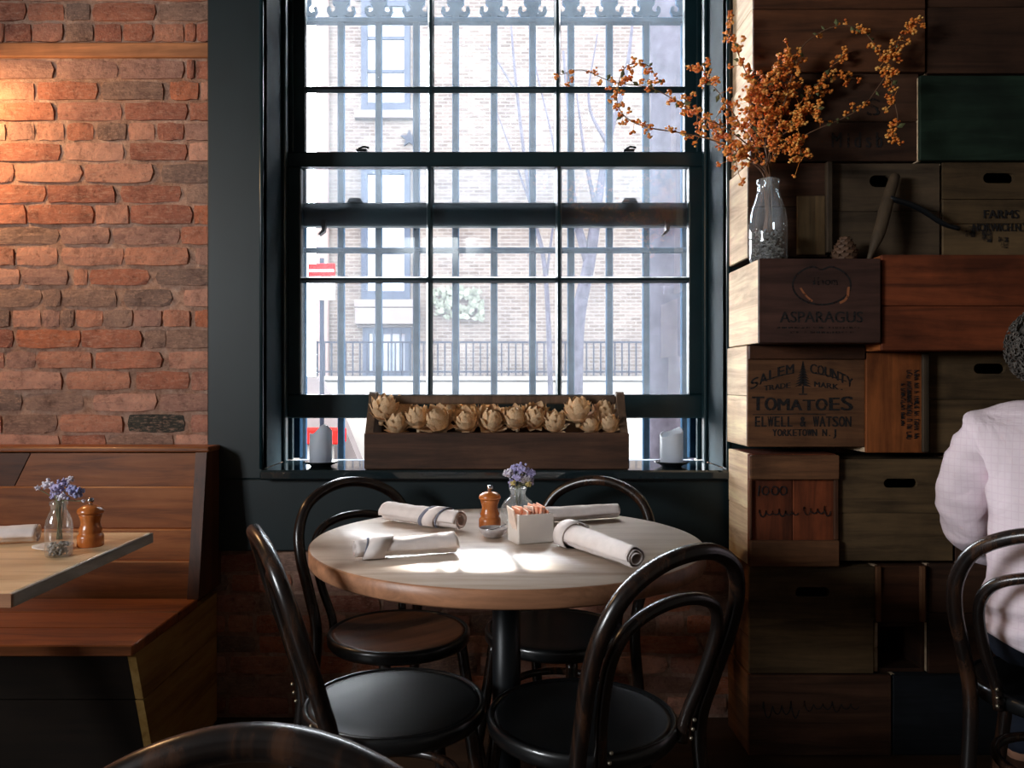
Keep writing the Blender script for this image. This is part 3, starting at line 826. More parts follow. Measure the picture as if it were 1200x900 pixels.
# ------------------------------------------------------------------ things on the round table
def mill(loc, label, rz=0):
    t = empty('pepper_mill', loc, rz); tag(t, label, 'pepper mill', 'pepper mills')
    link('body', MB().lathe([(.0255, 0), (.0275, .002), (.0275, .022), (.0265, .025), (.0235, .028), (.0225, .031), (.0245, .036), (.0215, .043), (.0195, .05), (.0205, .058), (.0235, .068), (.0245, .072)], seg=32).mesh('body'), M['mill'], t)
    link('head', MB().lathe([(.024, .0725), (.0275, .0745), (.0275, .079), (.025, .084), (.018, .089), (.009, .0915), (.0001, .092)], seg=32).mesh('head'), M['mill'], t)
    link('knob', MB().lathe([(.0045, .091), (.0035, .095), (.0065, .098), (.0075, .102), (.006, .106), (.0001, .108)], seg=20).mesh('knob'), M['silver'], t)
    return t
mill(Vector((P(574, 0, 1.95).x, 1.95, TZ)), 'turned wooden pepper mill on the round table')
mill(Vector((P(106, 0, 1.735).x, 1.735, TZ)), 'turned wooden pepper mill on the rectangular table')

def sprig_vase(name, loc, prof, label, gravel=None):
    t = empty(name, loc); tag(t, label, 'bottle')
    link('glass_body', MB().lathe(prof, seg=32, caps=False).mesh('glass_body'), M['glass'], t)
    if gravel: link('gravel', pebbles(.0235, .028, 130, 3, .0042).mesh('gravel'), M['gravel'], t)['kind'] = 'stuff'
    return t
vloc = Vector((P(607, 0, 2.03).x, 2.03, TZ))
sprig_vase('bud_vase', vloc, [(.0001, .002), (.036, .001), (.043, .006), (.045, .02), (.043, .042), (.036, .056), (.024, .065), (.0205, .07), (.0205, .082), (.0235, .085), (.0235, .09), (.0205, .091), (.0185, .086), (.0185, .07)], 'squat clear glass bud vase on the round table')
lloc = Vector((P(69, 0, 1.635).x, 1.635, TZ))
sprig_vase('bud_vase', lloc, [(.0001, .002), (.024, .001), (.0265, .005), (.0265, .062), (.0245, .076), (.0185, .09), (.0155, .096), (.0155, .106), (.018, .108), (.018, .114), (.0155, .115), (.0135, .112), (.0135, .096)], 'small clear milk bottle on the rectangular table', gravel=[(.0001, .003), (.0235, .003), (.0245, .006), (.0245, .024), (.02, .03), (.01, .026), (.0001, .03)])
M['lav_mats'] = [M['lav'], M['lav_pale'], M['lav']]
def flower_head(c, r, n, rnd, flat=.8):
    m = MB()
    m.blob(c, r * .6, 1)
    for k in range(n):
        d = Vector((rnd.gauss(0, 1), rnd.gauss(0, 1), rnd.gauss(0, 1) * flat)).normalized()
        m.blob(Vector(c) + d * r * rnd.uniform(.6, 1.0), r * rnd.uniform(.16, .3), 1)
    return m
def flowers(base, z_mouth, heads, label, group, seed):
    rnd = random.Random(seed)
    for (px, py, Y, r, mt) in heads:
        c = P(px, py, Y)
        o = empty('flower_sprig', base + Vector((rnd.uniform(-.006, .006), rnd.uniform(-.006, .006), .034)))
        tag(o, {'lav': 'lilac ', 'lav_pale': 'pale lilac ', 'thistle': 'round spiky thistle ', 'yellowbud': 'yellow bud '}[mt] + label, 'flower', group)
        mouth = base + Vector((rnd.uniform(-.009, .009), rnd.uniform(-.009, .009), z_mouth))
        part('stem', MB().tube(spline([Vector(o.location), mouth, c], 5), .0011, 5), M['lav_stem'], o)
        part('flower_head', flower_head(c, r, 26, rnd), M[mt], o)
flowers(vloc, .085, [(596, 556, 2.02, .014, 'lav_pale'), (603, 550, 2.04, .015, 'lav'), (612, 549, 2.03, .015, 'lav'), (621, 555, 2.04, .014, 'lav'), (606, 560, 2.0, .014, 'lav'), (616, 562, 2.01, .013, 'lav_pale'), (600, 566, 2.01, .011, 'lav'), (623, 564, 2.03, .010, 'lav'), (601, 566, 1.985, .0085, 'yellowbud'), (619, 567, 1.985, .0085, 'yellowbud')],
        'dried flower sprig in the vase on the round table', 'flowers on the round table', 4)
flowers(lloc, .108, [(44, 572, 1.63, .006, 'lav_pale'), (56, 567, 1.64, .013, 'lav_pale'), (66, 572, 1.63, .015, 'lav'), (74, 566, 1.65, .012, 'lav'), (82, 562, 1.65, .008, 'lav_pale'), (87, 577, 1.62, .020, 'thistle'), (72, 582, 1.62, .010, 'lav_pale'), (98, 587, 1.62, .004, 'lav_pale'), (64, 580, 1.64, .010, 'lav')],
        'dried flower sprig in the milk bottle on the rectangular table', 'flowers on the rectangular table', 9)

# caddy with sugar packets
ct = empty('sugar_caddy', (.082, 1.792, TZ), math.radians(22)); tag(ct, 'white ceramic caddy of sugar packets on the round table', 'caddy')
w, d, h, th = .044, .031, .066, .005
cm = MB()
cm.box((-w, -d, 0), (w, -d + th, h), .0015).box((-w, d - th, 0), (w, d, h), .0015).box((-w + th, -d + th, 0), (w - th, d - th, th))
for s in (-1, 1):
    u = [(-d + th, 0), (d - th, 0), (d - th, h), (.014, h)] + [(.014 * math.cos(a), h - .022 + .014 * math.sin(a)) for a in [-PI * k / 8 for k in range(0, 9)]] + [(-.014, h), (-d + th, h)]
    x0, x1 = (s * w, s * (w - th))
    cm.prism(u if s > 0 else u, min(x0, x1), max(x0, x1), ax='X')
link('box', cm.mesh('box'), M['ceramic'], ct)
rr = random.Random(2)
for k in range(14):
    x = -.036 + k * .0055
    Mx = Matrix.Translation((x, rr.uniform(-.003, .003), .008)) @ Euler((rr.uniform(-.12, .12), rr.uniform(-.25, .25), rr.uniform(-.08, .08))).to_matrix().to_4x4()
    po = link('sugar_packet', MB().box((-.0016, -.022, 0), (.0016, .022, rr.uniform(.064, .076)), .001, Mx).mesh('sugar_packet'), M['packet' if k % 3 else 'packet2'])
    po.location = ct.location; po.rotation_euler = ct.rotation_euler
    tag(po, ('pink' if k % 3 else 'pale') + ' paper sugar packet standing in the white caddy', 'sugar packet', 'sugar packets in the caddy')
sd = empty('salt_dish', (P(578, 0, 1.835).x, 1.835, TZ)); tag(sd, 'small grey pinch bowl of salt beside the caddy', 'bowl')
link('bowl', MB().lathe([(.0001, .001), (.018, .001), (.022, .003), (.031, .014), (.034, .022), (.0325, .0225), (.029, .015), (.02, .007), (.0001, .006)], seg=32).mesh('bowl'), M['dish'], sd)
link('salt', MB().lathe([(.024, .0105), (.012, .0135), (.0001, .0145)], seg=20).mesh('salt'), M['salt'], sd)
link('salt_spoon', MB().tube(spline([(-.01, 0, .016), (.006, .002, .019), (.03, .008, .029)], 4), .0016, 6).blob((-.012, 0, .016), .005, 1, (1.3, 1, .5)).mesh('salt_spoon'), M['silver'], sd)

# rolled napkins
def napkin(p0, p1, rad, label, band=None, twist=0.0, seed=1, bandmat='napkin', taper=(1, 1)):
    rnd = random.Random(seed); p0 = Vector(p0); p1 = Vector(p1)
    L = (p1 - p0).length; c = (p0 + p1) / 2; ang = math.atan2(p1.y - p0.y, p1.x - p0.x)
    o = empty('rolled_napkin', (c.x, c.y, TZ), ang); tag(o, label, 'napkin', 'rolled napkins')
    nl, na = 30, 54; turns = 2.35
    vs = []; fs = []
    for i in range(nl + 1):
        t = i / nl; x = (t - .5) * L
        k = taper[0] + (taper[1] - taper[0]) * t
        for j in range(na + 1):
            q = j / na; th = 2 * PI * turns * q + twist * t + 1.2
            r = rad * k * (.42 + .56 * q)
            nz = noise.noise(Vector((x * 26 + seed * 9, math.cos(th) * 1.4, math.sin(th) * 1.4))) 
            nz2 = noise.noise(Vector((x * 60 + seed * 3, math.cos(th) * 3 + q * 2, math.sin(th) * 3)))
            r *= 1 + (.13 * nz + .05 * nz2) * (.3 + .7 * q)
            y = r * math.cos(th) * 1.08; z = r * math.sin(th)
            z = max(z, -rad * .86)
            skew = .035 * (q - .5) * math.sin(th * .5 + seed)
            vs.append((x + skew * .35 * (1 if i in (0, nl) else .6), y, z + rad * .88 + .0018))
    for i in range(nl):
        for j in range(na):
            a = i * (na + 1) + j
            fs.append([a, a + 1, a + na + 2, a + na + 1])
    m = MB(); m.add(vs, fs, True); me = m.mesh('cloth'); ob = link('cloth', me, M['napkin'], o)
    so = ob.modifiers.new('thick', 'SOLIDIFY'); so.thickness = .0016; so.offset = 0
    if band:
        for (t, wd, slant, mt) in band:
            m = MB(); vs = []; fs = []; n = 36
            k = taper[0] + (taper[1] - taper[0]) * t
            for j in range(n):
                th = 2 * PI * j / n
                for e, rr_ in ((-1, .99), (-1, 1.07), (1, 1.07), (1, .99)):
                    r = rad * k * rr_ * (1.05 + .03 * noise.noise(Vector((th * 2, seed, e))))
                    y = r * math.cos(th) * 1.08; z = max(r * math.sin(th), -rad * .88)
                    vs.append(((t - .5) * L + slant * math.sin(th + .6) + e * wd / 2, y, z + rad * .9 + .0018))
            for j in range(n):
                a = j * 4; b_ = ((j + 1) % n) * 4
                for q in range(4): fs.append([a + q, a + (q + 1) % 4, b_ + (q + 1) % 4, b_ + q])
            m.add(vs, fs, True); link('band', m.mesh('band'), M[mt], o)
    return o
napkin((-.285, 2.06, 0), (-.085, 1.92, 0), .026, 'rolled white napkin with grey stripe, at the back left of the round table', band=[(.62, .012, .018, 'napkin_band'), (.70, .04, .016, 'napkin'), (.80, .004, .012, 'napkin_band')], seed=2, taper=(1.05, .92))
napkin((-.285, 1.595, 0), (-.085, 1.665, 0), .0225, 'rolled white napkin with a wrapped left end, at the front left of the round table', band=[(.22, .045, .012, 'napkin'), (.10, .004, .006, 'napkin_band')], seed=5, taper=(.85, 1.1))
napkin((.125, 2.02, 0), (.325, 2.09, 0), .0215, 'plain rolled white napkin behind the caddy at the back right', seed=8, taper=(1.05, .95))
napkin((.16, 1.745, 0), (.272, 1.50, 0), .0265, 'rolled white napkin at the front right of the round table, near the chair hoop', band=[(.09, .04, .004, 'napkin')], seed=11, taper=(1.15, .85))
nk = napkin((-1.28, 1.70, 0), (-1.04, 1.775, 0), .0215, 'rolled pale napkin on the rectangular table', seed=14)
pl = single('small_plate', MB().lathe([(.0001, 0), (.022, 0), (.024, .002), (.040, .008), (.0405, .0095), (.024, .005), (.0001, .004)], (-.962, 1.70, TZ), 36), M['ceramic'], (-.962, 1.70, TZ)); tag(pl, 'small white plate behind the milk bottle on the rectangular table', 'plate')

# ------------------------------------------------------------------ candles on the sill
def candle(px, label, ragged):
    c = Vector((P(px, 0, 2.66).x, 2.66, SILL))
    s = single('candle_saucer', MB().lathe([(.0001, 0), (.034, 0), (.036, .003), (.058, .013), (.061, .016), (.059, .0175), (.036, .007), (.0001, .006)], c, 36), M['saucer'], c)
    tag(s, 'black saucer under the ' + ('ragged' if ragged else 'smooth') + ' candle', 'saucer')
    b = c + Vector((0, 0, .0075)); h = .108
    def jit(i, a):
        if not ragged: return (0.012 * math.sin(a + 1.0) + .004 * math.sin(3 * a)) if i in (2, 3, 4, 5) else 0
        return ({2: 1, 3: 1, 4: 1, 5: .95, 6: .6}.get(i, 0)) * (.030 * max(0, math.cos(a + .9)) ** 1.5 + .004 * math.sin(4 * a) - .004)
    o = empty('pillar_candle', b); tag(o, label, 'candle')
    link('wax', MB().lathe([(.0375, 0), (.0385, .05), (.0385, h * .96), (.036, h), (.031, h - .004), (.027, h - .02), (.0001, h - .026)], seg=40, jit=jit).mesh('wax'), M['wax'], o)
    link('wick', MB().tube([(0, 0, h - .028), (.001, 0, h - .018), (.004, 0, h - .012)], .0012, 6).mesh('wick'), M['castiron'], o)
candle(376, 'white pillar candle with a ragged melted top, on the left of the sill', True)
candle(787, 'smooth white pillar candle on the right of the sill', False)

# ------------------------------------------------------------------ tote box with dried artichokes
x0, x1 = P(427.5, 0, 2.56).x, P(736.5, 0, 2.56).x
y0, y1 = 2.545, 2.775
zf = zl(507, 2.545)
to = empty('wooden_tote', ((x0 + x1) / 2, (y0 + y1) / 2, SILL)); tag(to, 'long old wooden tote box of dried artichokes on the window sill', 'tote box')
zb0 = SILL + .001
part('front_board', MB().box((x0, y0, zb0 - .004 + .004), (x1, y0 + .016, zf), .004), M['tote'], to)
part('back_board', MB().box((x0, y1 - .016, zb0), (x1, y1, zf + .045), .004), M['tote'], to)
part('bottom_board', MB().box((x0 + .002, y0 + .017, zb0), (x1 - .002, y1 - .017, zb0 + .014)), M['tote'], to)
ze = zl(459, 2.66)
ym = (y0 + y1) / 2
for s, xa, xb in ((-1, x0, x0 + .028), (1, x1 - .028, x1)):
    pr = [(y0 + .0165, zb0 + .0), (y1 - .0165, zb0), (y1 - .0165, zf + .0)] + [(ym + .03 * math.cos(a), ze - .03 + .03 * math.sin(a)) for a in [PI * k / 8 for k in range(9)]] + [(y0 + .0165, zf)]
    part('end_board', MB().prism(pr, xa + .001, xb - .001, ax='X'), M['tote_end'], to)
part('handle_board', MB().box((x0 + .027, ym - .009, zl(473.5, ym)), (x1 - .027, ym + .009, zl(463.5, ym)), .004), M['tote_end'], to)

def bract_mesh():
    n, k = 4, 4; vs = []; fs = []
    for i in range(n + 1):
        t = i / n                                   # up the bract
        w = [.30, .42, .42, .28, .05][i]
        for j in range(k + 1):
            u = j / k * 2 - 1
            y = .02 + .34 * t - .30 * t * t - .30 * (u * u) * w + .42 * max(0, t - .62) ** 1.1
            vs.append((u * w, y, t))
    for i in range(n):
        for j in range(k):
            a = i * (k + 1) + j; fs.append([a, a + 1, a + k + 2, a + k + 1])
    m = MB(); m.add(vs, fs, True); me = m.mesh('bract'); me.materials.append(M['arti'])
    return me
BRACT = bract_mesh()
def artichoke(loc, rad, tilt, seed, label):
    rnd = random.Random(seed)
    body = MB().lathe([(.0001, -.9), (.45, -.84), (.78, -.5), (.88, 0), (.78, .45), (.5, .78), (.2, .9), (.0001, .93)], seg=16)
    for v in body.v: v *= rad * .86
    o = link('artichoke', body.mesh('artichoke'), M['arti']); o.location = loc; o.rotation_euler = tilt
    tag(o, label, 'artichoke', 'dried artichokes in the tote')
    link('stem', MB().tube([(0, 0, -.85 * rad), (.02 * rad, 0, -1.1 * rad)], .18 * rad, 8).mesh('stem'), M['arti'], o)
    for (lat, cnt, ln) in ((-58, 7, .72), (-30, 8, .8), (-4, 8, .8), (22, 7, .75), (46, 5, .62), (66, 3, .5)):
        for j in range(cnt):
            az = 2 * PI * (j + rnd.uniform(-.12, .12)) / cnt + lat * .05 + seed
            la = math.radians(lat + rnd.uniform(-4, 4))
            nrm = Vector((math.cos(la) * math.cos(az), math.cos(la) * math.sin(az), math.sin(la)))
            upt = Vector((-math.sin(la) * math.cos(az), -math.sin(la) * math.sin(az), math.cos(la)))
            upt = (upt + nrm * rnd.uniform(-.12, .22)).normalized()
            xx = upt.cross(nrm).normalized(); nn = xx.cross(upt) * -1
            nn = nrm - upt * nrm.dot(upt); nn.normalize(); xx = nn.cross(upt)
            p = nrm * rad * .80
            s = rad * ln * rnd.uniform(.92, 1.12)
            Mx = Matrix((xx, nn, upt)).transposed().to_4x4()
            b = bpy.data.objects.new('bract', BRACT); COL.objects.link(b); b.parent = o
            b.matrix_local = Matrix.Translation(p) @ Mx @ Matrix.Diagonal((s * 1.05, s * .9, s, 1))
    return o
AR = [  # px, py, Y, radius(px), label bit
    (450, 481, 2.60, 19, 'upright one at the left end'), (465, 498, 2.585, 16, 'low one near the left front corner'), (470, 482, 2.70, 18, 'half hidden behind the handle at left'),
    (489, 491, 2.59, 17, 'third in the front row'), (513, 493, 2.585, 20, 'large one in the front row left of centre'), (523, 483, 2.71, 18, 'behind the handle left of centre'),
    (547, 494, 2.585, 17, 'fifth in the front row'), (549, 486, 2.72, 17, 'back row one behind the fifth'), (576, 493, 2.585, 19, 'centre one of the front row'),
    (574, 487, 2.715, 17, 'back row one behind the centre'), (604, 491, 2.585, 17, 'right of the centre in the front row'), (626, 489, 2.60, 18, 'taller one right of centre'), (626, 484, 2.715, 17, 'back row one right of centre'),
    (650, 496, 2.585, 16, 'low one next to the tallest'), (677, 483, 2.60, 19, 'tallest one near the right end'), (693, 499, 2.59, 13, 'small low one at the right front'), (707, 484, 2.66, 17, 'open one at the right end'), (715, 498, 2.585, 13, 'small pale one in the right corner')]
for i, (px, py, Y, r, lb) in enumerate(AR):
    rad = r * Y / FPX * .86
    rnd = random.Random(i * 13)
    p = P(px, py, Y)
    artichoke(p, rad, (rnd.uniform(.1, .75) if i not in (0, 14) else .15, rnd.uniform(-.4, .4), rnd.uniform(0, 6.28) * 0), i + 1, 'dried artichoke in the tote, ' + lb)
#--CRATES--
# ------------------------------------------------------------------ wall of old crates on the right
WOODS = {
    'brown': ((88, 54, 34), (48, 29, 19)), 'dark': ((74, 49, 35), (40, 27, 20)), 'plum': ((72, 48, 40), (46, 31, 26)), 'red': ((124, 62, 34), (74, 36, 21)),
    'green': ((36, 54, 41), (23, 36, 28)), 'orange': ((164, 92, 46), (112, 58, 28)), 'grey': ((76, 62, 47), (45, 36, 27)), 'tan': ((122, 82, 54), (76, 50, 33)),
    'olive': ((94, 74, 50), (52, 40, 27)), 'black': ((36, 40, 46), (22, 24, 28)), 'pale': ((222, 192, 158), (176, 144, 114))}
WM = {}
def wm(key, axis):
    if (key, axis) not in WM:
        b, d = WOODS[key]; WM[key, axis] = wood('crate_wood_%s_%s' % (key, axis), b, d, axis=axis, rough=.75, stain=.25 if key == 'pale' else .55, bmp=.5, spec=.25)
    return WM[key, axis]
def hole_board(x0, x1, z0, z1, y0, y1, hx, hz, hw, hh):
    outer = [(x0, z0), (x1, z0), (x1, z1), (x0, z1)]
    inner = []
    for k in range(9): a = -PI / 2 + PI * k / 8; inner.append((hx + hw / 2 - hh / 2 + hh / 2 * math.cos(a), hz + hh / 2 * math.sin(a)))
    for k in range(9): a = PI / 2 + PI * k / 8; inner.append((hx - hw / 2 + hh / 2 + hh / 2 * math.cos(a), hz + hh / 2 * math.sin(a)))
    bm = bmesh.new(); es = []
    for loop in (outer, inner):
        vs = [bm.verts.new((p[0], y0, p[1])) for p in loop]
        for i in range(len(vs)): es.append(bm.edges.new((vs[i], vs[(i + 1) % len(vs)])))
    bmesh.ops.triangle_fill(bm, use_beauty=True, use_dissolve=False, edges=es)
    bm.verts.index_update(); n = len(bm.verts)
    vs = [v.co.copy() for v in bm.verts]; fs = [[v.index for v in f.verts] for f in bm.faces]; bm.free()
    m = MB(); m.add(vs + [Vector((v.x, y1, v.z)) for v in vs], fs + [[i + n for i in f[::-1]] for f in fs])
    for lo, cnt in ((0, 4), (4, len(inner))):
        for i in range(cnt):
            a, b = lo + i, lo + (i + 1) % cnt
            m.add([m.v[a], m.v[b], m.v[b + n], m.v[a + n]], [[0, 1, 2, 3]])
    return m
_dg = None
def text_mb(s, off=0.0):
    off = 0.0
    cu = bpy.data.curves.new('t', 'FONT'); cu.body = s; cu.size = 1; cu.offset = off; cu.resolution_u = 3
    o = bpy.data.objects.new('t', cu); COL.objects.link(o)
    bpy.context.view_layer.update()
    me = bpy.data.meshes.new_from_object(o.evaluated_get(bpy.context.evaluated_depsgraph_get()))
    vs = [v.co.copy() for v in me.vertices]; fs = [list(p.vertices) for p in me.polygons]
    bpy.data.objects.remove(o); bpy.data.curves.remove(cu); bpy.data.meshes.remove(me)
    return vs, fs
def print_text(root, s, rect, Y, mat='print', off=.012, rot=0.0, name='lettering'):
    """flat print stretched into a pixel rectangle on a crate front"""
    vs, fs = text_mb(s, off)
    if not vs: return
    if rot: vs = [Vector((v.y, -v.x, 0)) if rot > 0 else Vector((-v.y, v.x, 0)) for v in vs]
    xa, xb = min(v.x for v in vs), max(v.x for v in vs); ya, yb = min(v.y for v in vs), max(v.y for v in vs)
    a = P(rect[0], rect[3], Y); b = P(rect[2], rect[1], Y)
    out = [Vector((a.x + (v.x - xa) / (xb - xa) * (b.x - a.x), Y, a.z + (v.y - ya) / (yb - ya) * (b.z - a.z))) for v in vs]
    m = MB()
    for i, dx in enumerate((0, .45, -.45)): m.add([v + Vector((dx * Y / FPX, -.00005 * i, 0)) for v in out], fs)
    return part(name, m, M[mat], root)
CAPH = max(v.y for v in text_mb('H')[0])
def arc_text(root, s, px0, px1, f, hpx, Y, mat='print', off=0.0, bold=.5):
    """letters set one by one along the pixel curve y=f(x)"""
    m = MB(); n = len(s)
    for i, chh in enumerate(s):
        if chh == ' ': continue
        vs, fs = text_mb(chh, off)
        xa, xb = min(v.x for v in vs), max(v.x for v in vs); yb = max(v.y for v in vs)
        cx = px0 + (px1 - px0) * (i + .5) / n; w = (px1 - px0) / n * .86
        sl = (f(cx + 1) - f(cx - 1)) / 2
        if callable(hpx): h = hpx(cx)
        else: h = hpx
        out = []
        for v in vs:
            u = ((v.x - xa) / max(xb - xa, 1e-6) - .5) * (w * {'I': .3, 'J': .6, '.': .22, 'l': .25, 'L': .8, 'E': .85}.get(chh, 1)); t = v.y / CAPH * h
            out.append(P(cx + u, f(cx) + u * sl - t, Y))
        for q, dx in enumerate((0, bold, -bold)): m.add([v + Vector((dx * Y / FPX, -.00005 * q, 0)) for v in out], fs)
    return part('lettering', m, M[mat], root)
def crate(label, rect, Yf, wd='brown', boards=1, hole=None, side='pale', sboards=2, back=None, vertical=False, X0=None, front=True, name='wooden_crate', cat='crate'):
    a = P(rect[0], rect[3], Yf); b = P(rect[2], rect[1], Yf); g = .0008
    x0, x1, z0, z1 = a.x + g, b.x - g, a.z + g, b.z - g
    z0 = max(z0, .001)
    yb = back or 2.575
    o = empty(name, ((x0 + x1) / 2, (Yf + yb) / 2, z0)); tag(o, label, cat)
    th = .012; fr = []
    if front:
        if vertical:
            for k in range(boards):
                xa = x0 + (x1 - x0) * k / boards; xb = x0 + (x1 - x0) * (k + 1) / boards
                part('front_board', MB().box((xa + .0006, Yf + R.uniform(0, .003), z0), (xb - .0006, Yf + .014, z1), .002), wm(wd, 'Z'), o)
        else:
            cuts = [0]
            for k in range(1, boards): cuts.append(k / boards + R.uniform(-.06, .06))
            cuts.append(1)
            for k in range(boards):
                za = z0 + (z1 - z0) * cuts[k] + (.0006 if k else 0); zb = z0 + (z1 - z0) * cuts[k + 1] - (.0006 if k < boards - 1 else 0)
                yo = Yf + R.uniform(0, .003) * (boards > 1)
                if hole:
                    h = P(hole[0], hole[1], Yf); hw = hole[2] * Yf / FPX; hh = hole[3] * Yf / FPX
                    if za + hh / 2 < h.z < zb - hh / 2:
                        part('front_board', hole_board(x0, x1, za, zb, yo, Yf + .014, h.x, h.z, hw, hh), wm(wd, 'X'), o); continue
                part('front_board', MB().box((x0, yo, za), (x1, Yf + .014, zb), .002), wm(wd, 'X'), o)
    y0 = Yf + .0145
    for k in range(sboards):
        za = z0 + (z1 - z0) * k / sboards; zb = z0 + (z1 - z0) * (k + 1) / sboards
        part('side_board', MB().box((x0 + R.uniform(0, .002), y0, za + .0006), (x0 + th, yb, zb - .0006), .0015), wm(side, 'Y'), o)
    part('side_board', MB().box((x1 - th, y0, z0), (x1, yb, z1), .0015), wm(wd, 'Y'), o)
    part('bottom_board', MB().box((x0 + th, y0, z0), (x1 - th, yb, z0 + th)), wm(wd, 'X'), o)
    part('top_board', MB().box((x0 + th, y0, z1 - th), (x1 - th, yb, z1)), wm(wd, 'X'), o)
    part('back_board', MB().box((x0 + th, yb - .01, z0 + th), (x1 - th, yb, z1 - th)), wm(wd, 'X'), o)
    return o
UY = 2.36
crate('large reddish brown crate at the top beside the window', (883, -70, 1085, 84), UY, 'brown', 2, sboards=2)
crate('near black red crate in the top right corner', (1086, -70, 1290, 86), UY + .01, 'dark', 2)
o = crate('dark crate with faint lettering behind the orange branches', (880, 86, 1077, 189), UY + .01, 'dark', 2)
print_text(o, 'M i d s b', (975, 155, 1034, 173), UY + .0095, 'print')
print_text(o, 'S', (1016, 115, 1032, 136), UY + .0095, 'print_faint')
o = crate('crate with a green painted front', (1078, 88, 1290, 188), UY - .01, 'green', 1)
o = crate('crate of mixed brown boards behind the bottle', (877, 190.5, 970.5, 301), UY, 'dark', 2, sboards=1)
a = P(933, 299, UY); b = P(966, 230, UY); part('patch_board', MB().box((a.x, UY - .008, a.z), (b.x, UY - .0005, b.z), .002), wm('olive', 'Z'), o)
a = P(966, 297, UY); b = P(973, 191, UY); part('corner_post', MB().box((a.x, UY - .02, a.z), (b.x, UY - .0005, b.z), .003), wm('grey', 'Z'), o)
o = crate('greyish crate with a hand hole behind the pine cone', (974, 191, 1102, 301), UY + .005, 'grey', 2, hole=(1032, 212, 25, 14))
o = crate('crate stencilled FARMS with a hand hole at the right edge', (1105, 190, 1280, 301), UY + .005, 'olive', 3, hole=(1171, 208.5, 37, 12))
print_text(o, 'FARMS', (1153, 246, 1194, 256), UY + .004, 'print')
print_text(o, 'NORWICH.N.Y.', (1140, 262, 1206, 271), UY + .004, 'print')
for (px, py) in ((1138, 271), (1157, 277), (1176, 284)):
    c = P(px, py, UY); w_ = 6 * UY / FPX
    part('stain_mark', MB().add([Vector((c.x - w_, UY + .004, c.z - w_)), Vector((c.x + w_, UY + .004, c.z - w_ * 1.1)), Vector((c.x + w_ * 1.1, UY + .004, c.z + w_)), Vector((c.x - w_ * .8, UY + .004, c.z + w_ * 1.2))], [[0, 1, 2, 3]]), M['print_faint'], o)
# ledge row
EY = 2.20
o = crate('plum brown crate printed ASPARAGUS under the glass bottle', (889.5, 302.5, 1032.5, 402), EY, 'plum', 1, back=2.49, sboards=1)
ef = EY - .0006
print_text(o, 'ASPARAGUS', (914, 365, 1011, 378), ef, 'print', .02)
arc_text(o, 'lhom', 950, 982, lambda x: 334.0, 9, ef, 'print_faint')
em = MB(); ring = []
for k in range(64):
    t = 2 * PI * k / 64
    x = 963 + 34 * math.sin(t); y = 334 - 23 * math.cos(t) + (5 * math.exp(-((x - 963) / 7.0) ** 2) if math.cos(t) > 0 else 0)
    ring.append((x, y))
def ribbon(pts, w, Y):
    m = MB()
    for i in range(len(pts) - 1):
        (xa, ya), (xb, yb) = pts[i], pts[i + 1]; d = math.hypot(xb - xa, yb - ya) or 1; nx, ny = -(yb - ya) / d * w / 2, (xb - xa) / d * w / 2
        m.add([P(xa + nx, ya + ny, Y), P(xb + nx, yb + ny, Y), P(xb - nx, yb - ny, Y), P(xa - nx, ya - ny, Y)], [[0, 1, 2, 3]])
    return m
part('emblem_outline', ribbon(ring + ring[:1], 2.2, ef), M['print'], o)
part('emblem_crescent', ribbon([(938, 337), (941, 342), (946, 348), (952, 353)], 2.2, ef - .0003), M['print_orange'], o)
part('emblem_crescent', ribbon([(984, 355), (990, 352), (993.5, 347), (994.5, 336)], 3.0, ef - .0003), M['print_orange'], o)
for yy, xa, xb in ((384, 910, 1008), (389.5, 926, 1000)):
    m = MB(); x = xa
    while x < xb: m.v and 0; L = R.uniform(2, 7); q = ribbon([(x, yy), (min(x + L, xb), yy)], 2.2, ef); m.add(q.v, q.f); x += L + 1.4
    part('small_print', m, M['print_faint'], o)
crate('long reddish crate of two scratched boards on the ledge row', (1033.5, 298, 1290, 411), EY + .012, 'red', 2, back=2.56, side='orange')
# row two
GYf = 2.32
o = crate('crate printed SALEM COUNTY TOMATOES with a pine tree mark', (876, 404, 1014, 524), GYf, 'tan', 1, back=2.53, sboards=2)
a = P(877, 421, GYf); b = P(1012, 405, GYf); part('top_cleat', MB().box((a.x, GYf - .012, a.z), (b.x, GYf - .0005, b.z), .002), wm('brown', 'X'), o)
gf = GYf - .0006
up = lambda x: 437 + ((x - 941) / 64.0) ** 2 * 22
arc_text(o, 'SALEM', 879, 931, up, 11, gf)
arc_text(o, 'COUNTY', 949, 1000, up, 11, gf)
arc_text(o, 'TRADE', 895, 927, lambda x: 458 - (x - 895) * .12, 6, gf)
arc_text(o, 'MARK.', 954, 990, lambda x: 453 + (x - 954) * .12, 6, gf)
arc_text(o, 'TOMATOES', 881, 1000, lambda x: 481 - .0 * x, lambda x: 12 + 5 * abs((x - 941) / 60.0), gf, off=0.0, bold=1.0)
arc_text(o, 'ELWELL & WATSON', 884, 998, lambda x: 500, 12, gf, off=0.0)
arc_text(o, 'YORKETOWN N.J', 905, 981, lambda x: 511, 8, gf, off=0.0)
part('rule_line', ribbon([(882, 486), (940, 485), (968, 486)], 1.0, gf), M['print'], o)
part('swash_line', ribbon([(892, 447), (915, 440), (930, 437)], 1.2, gf), M['print'], o)
part('swash_line', ribbon([(952, 437), (970, 440), (992, 447)], 1.2, gf), M['print'], o)
m = MB(); rr = random.Random(4)
for k in range(9):
    y = 424 + k * 3.2; w_ = 1.5 + k * 1.15
    m.add([P(941, y - 2, gf), P(941 - w_, y + 4, gf), P(941, y + 2.5, gf), P(941 + w_, y + 4, gf)], [[0, 1, 2, 3]])
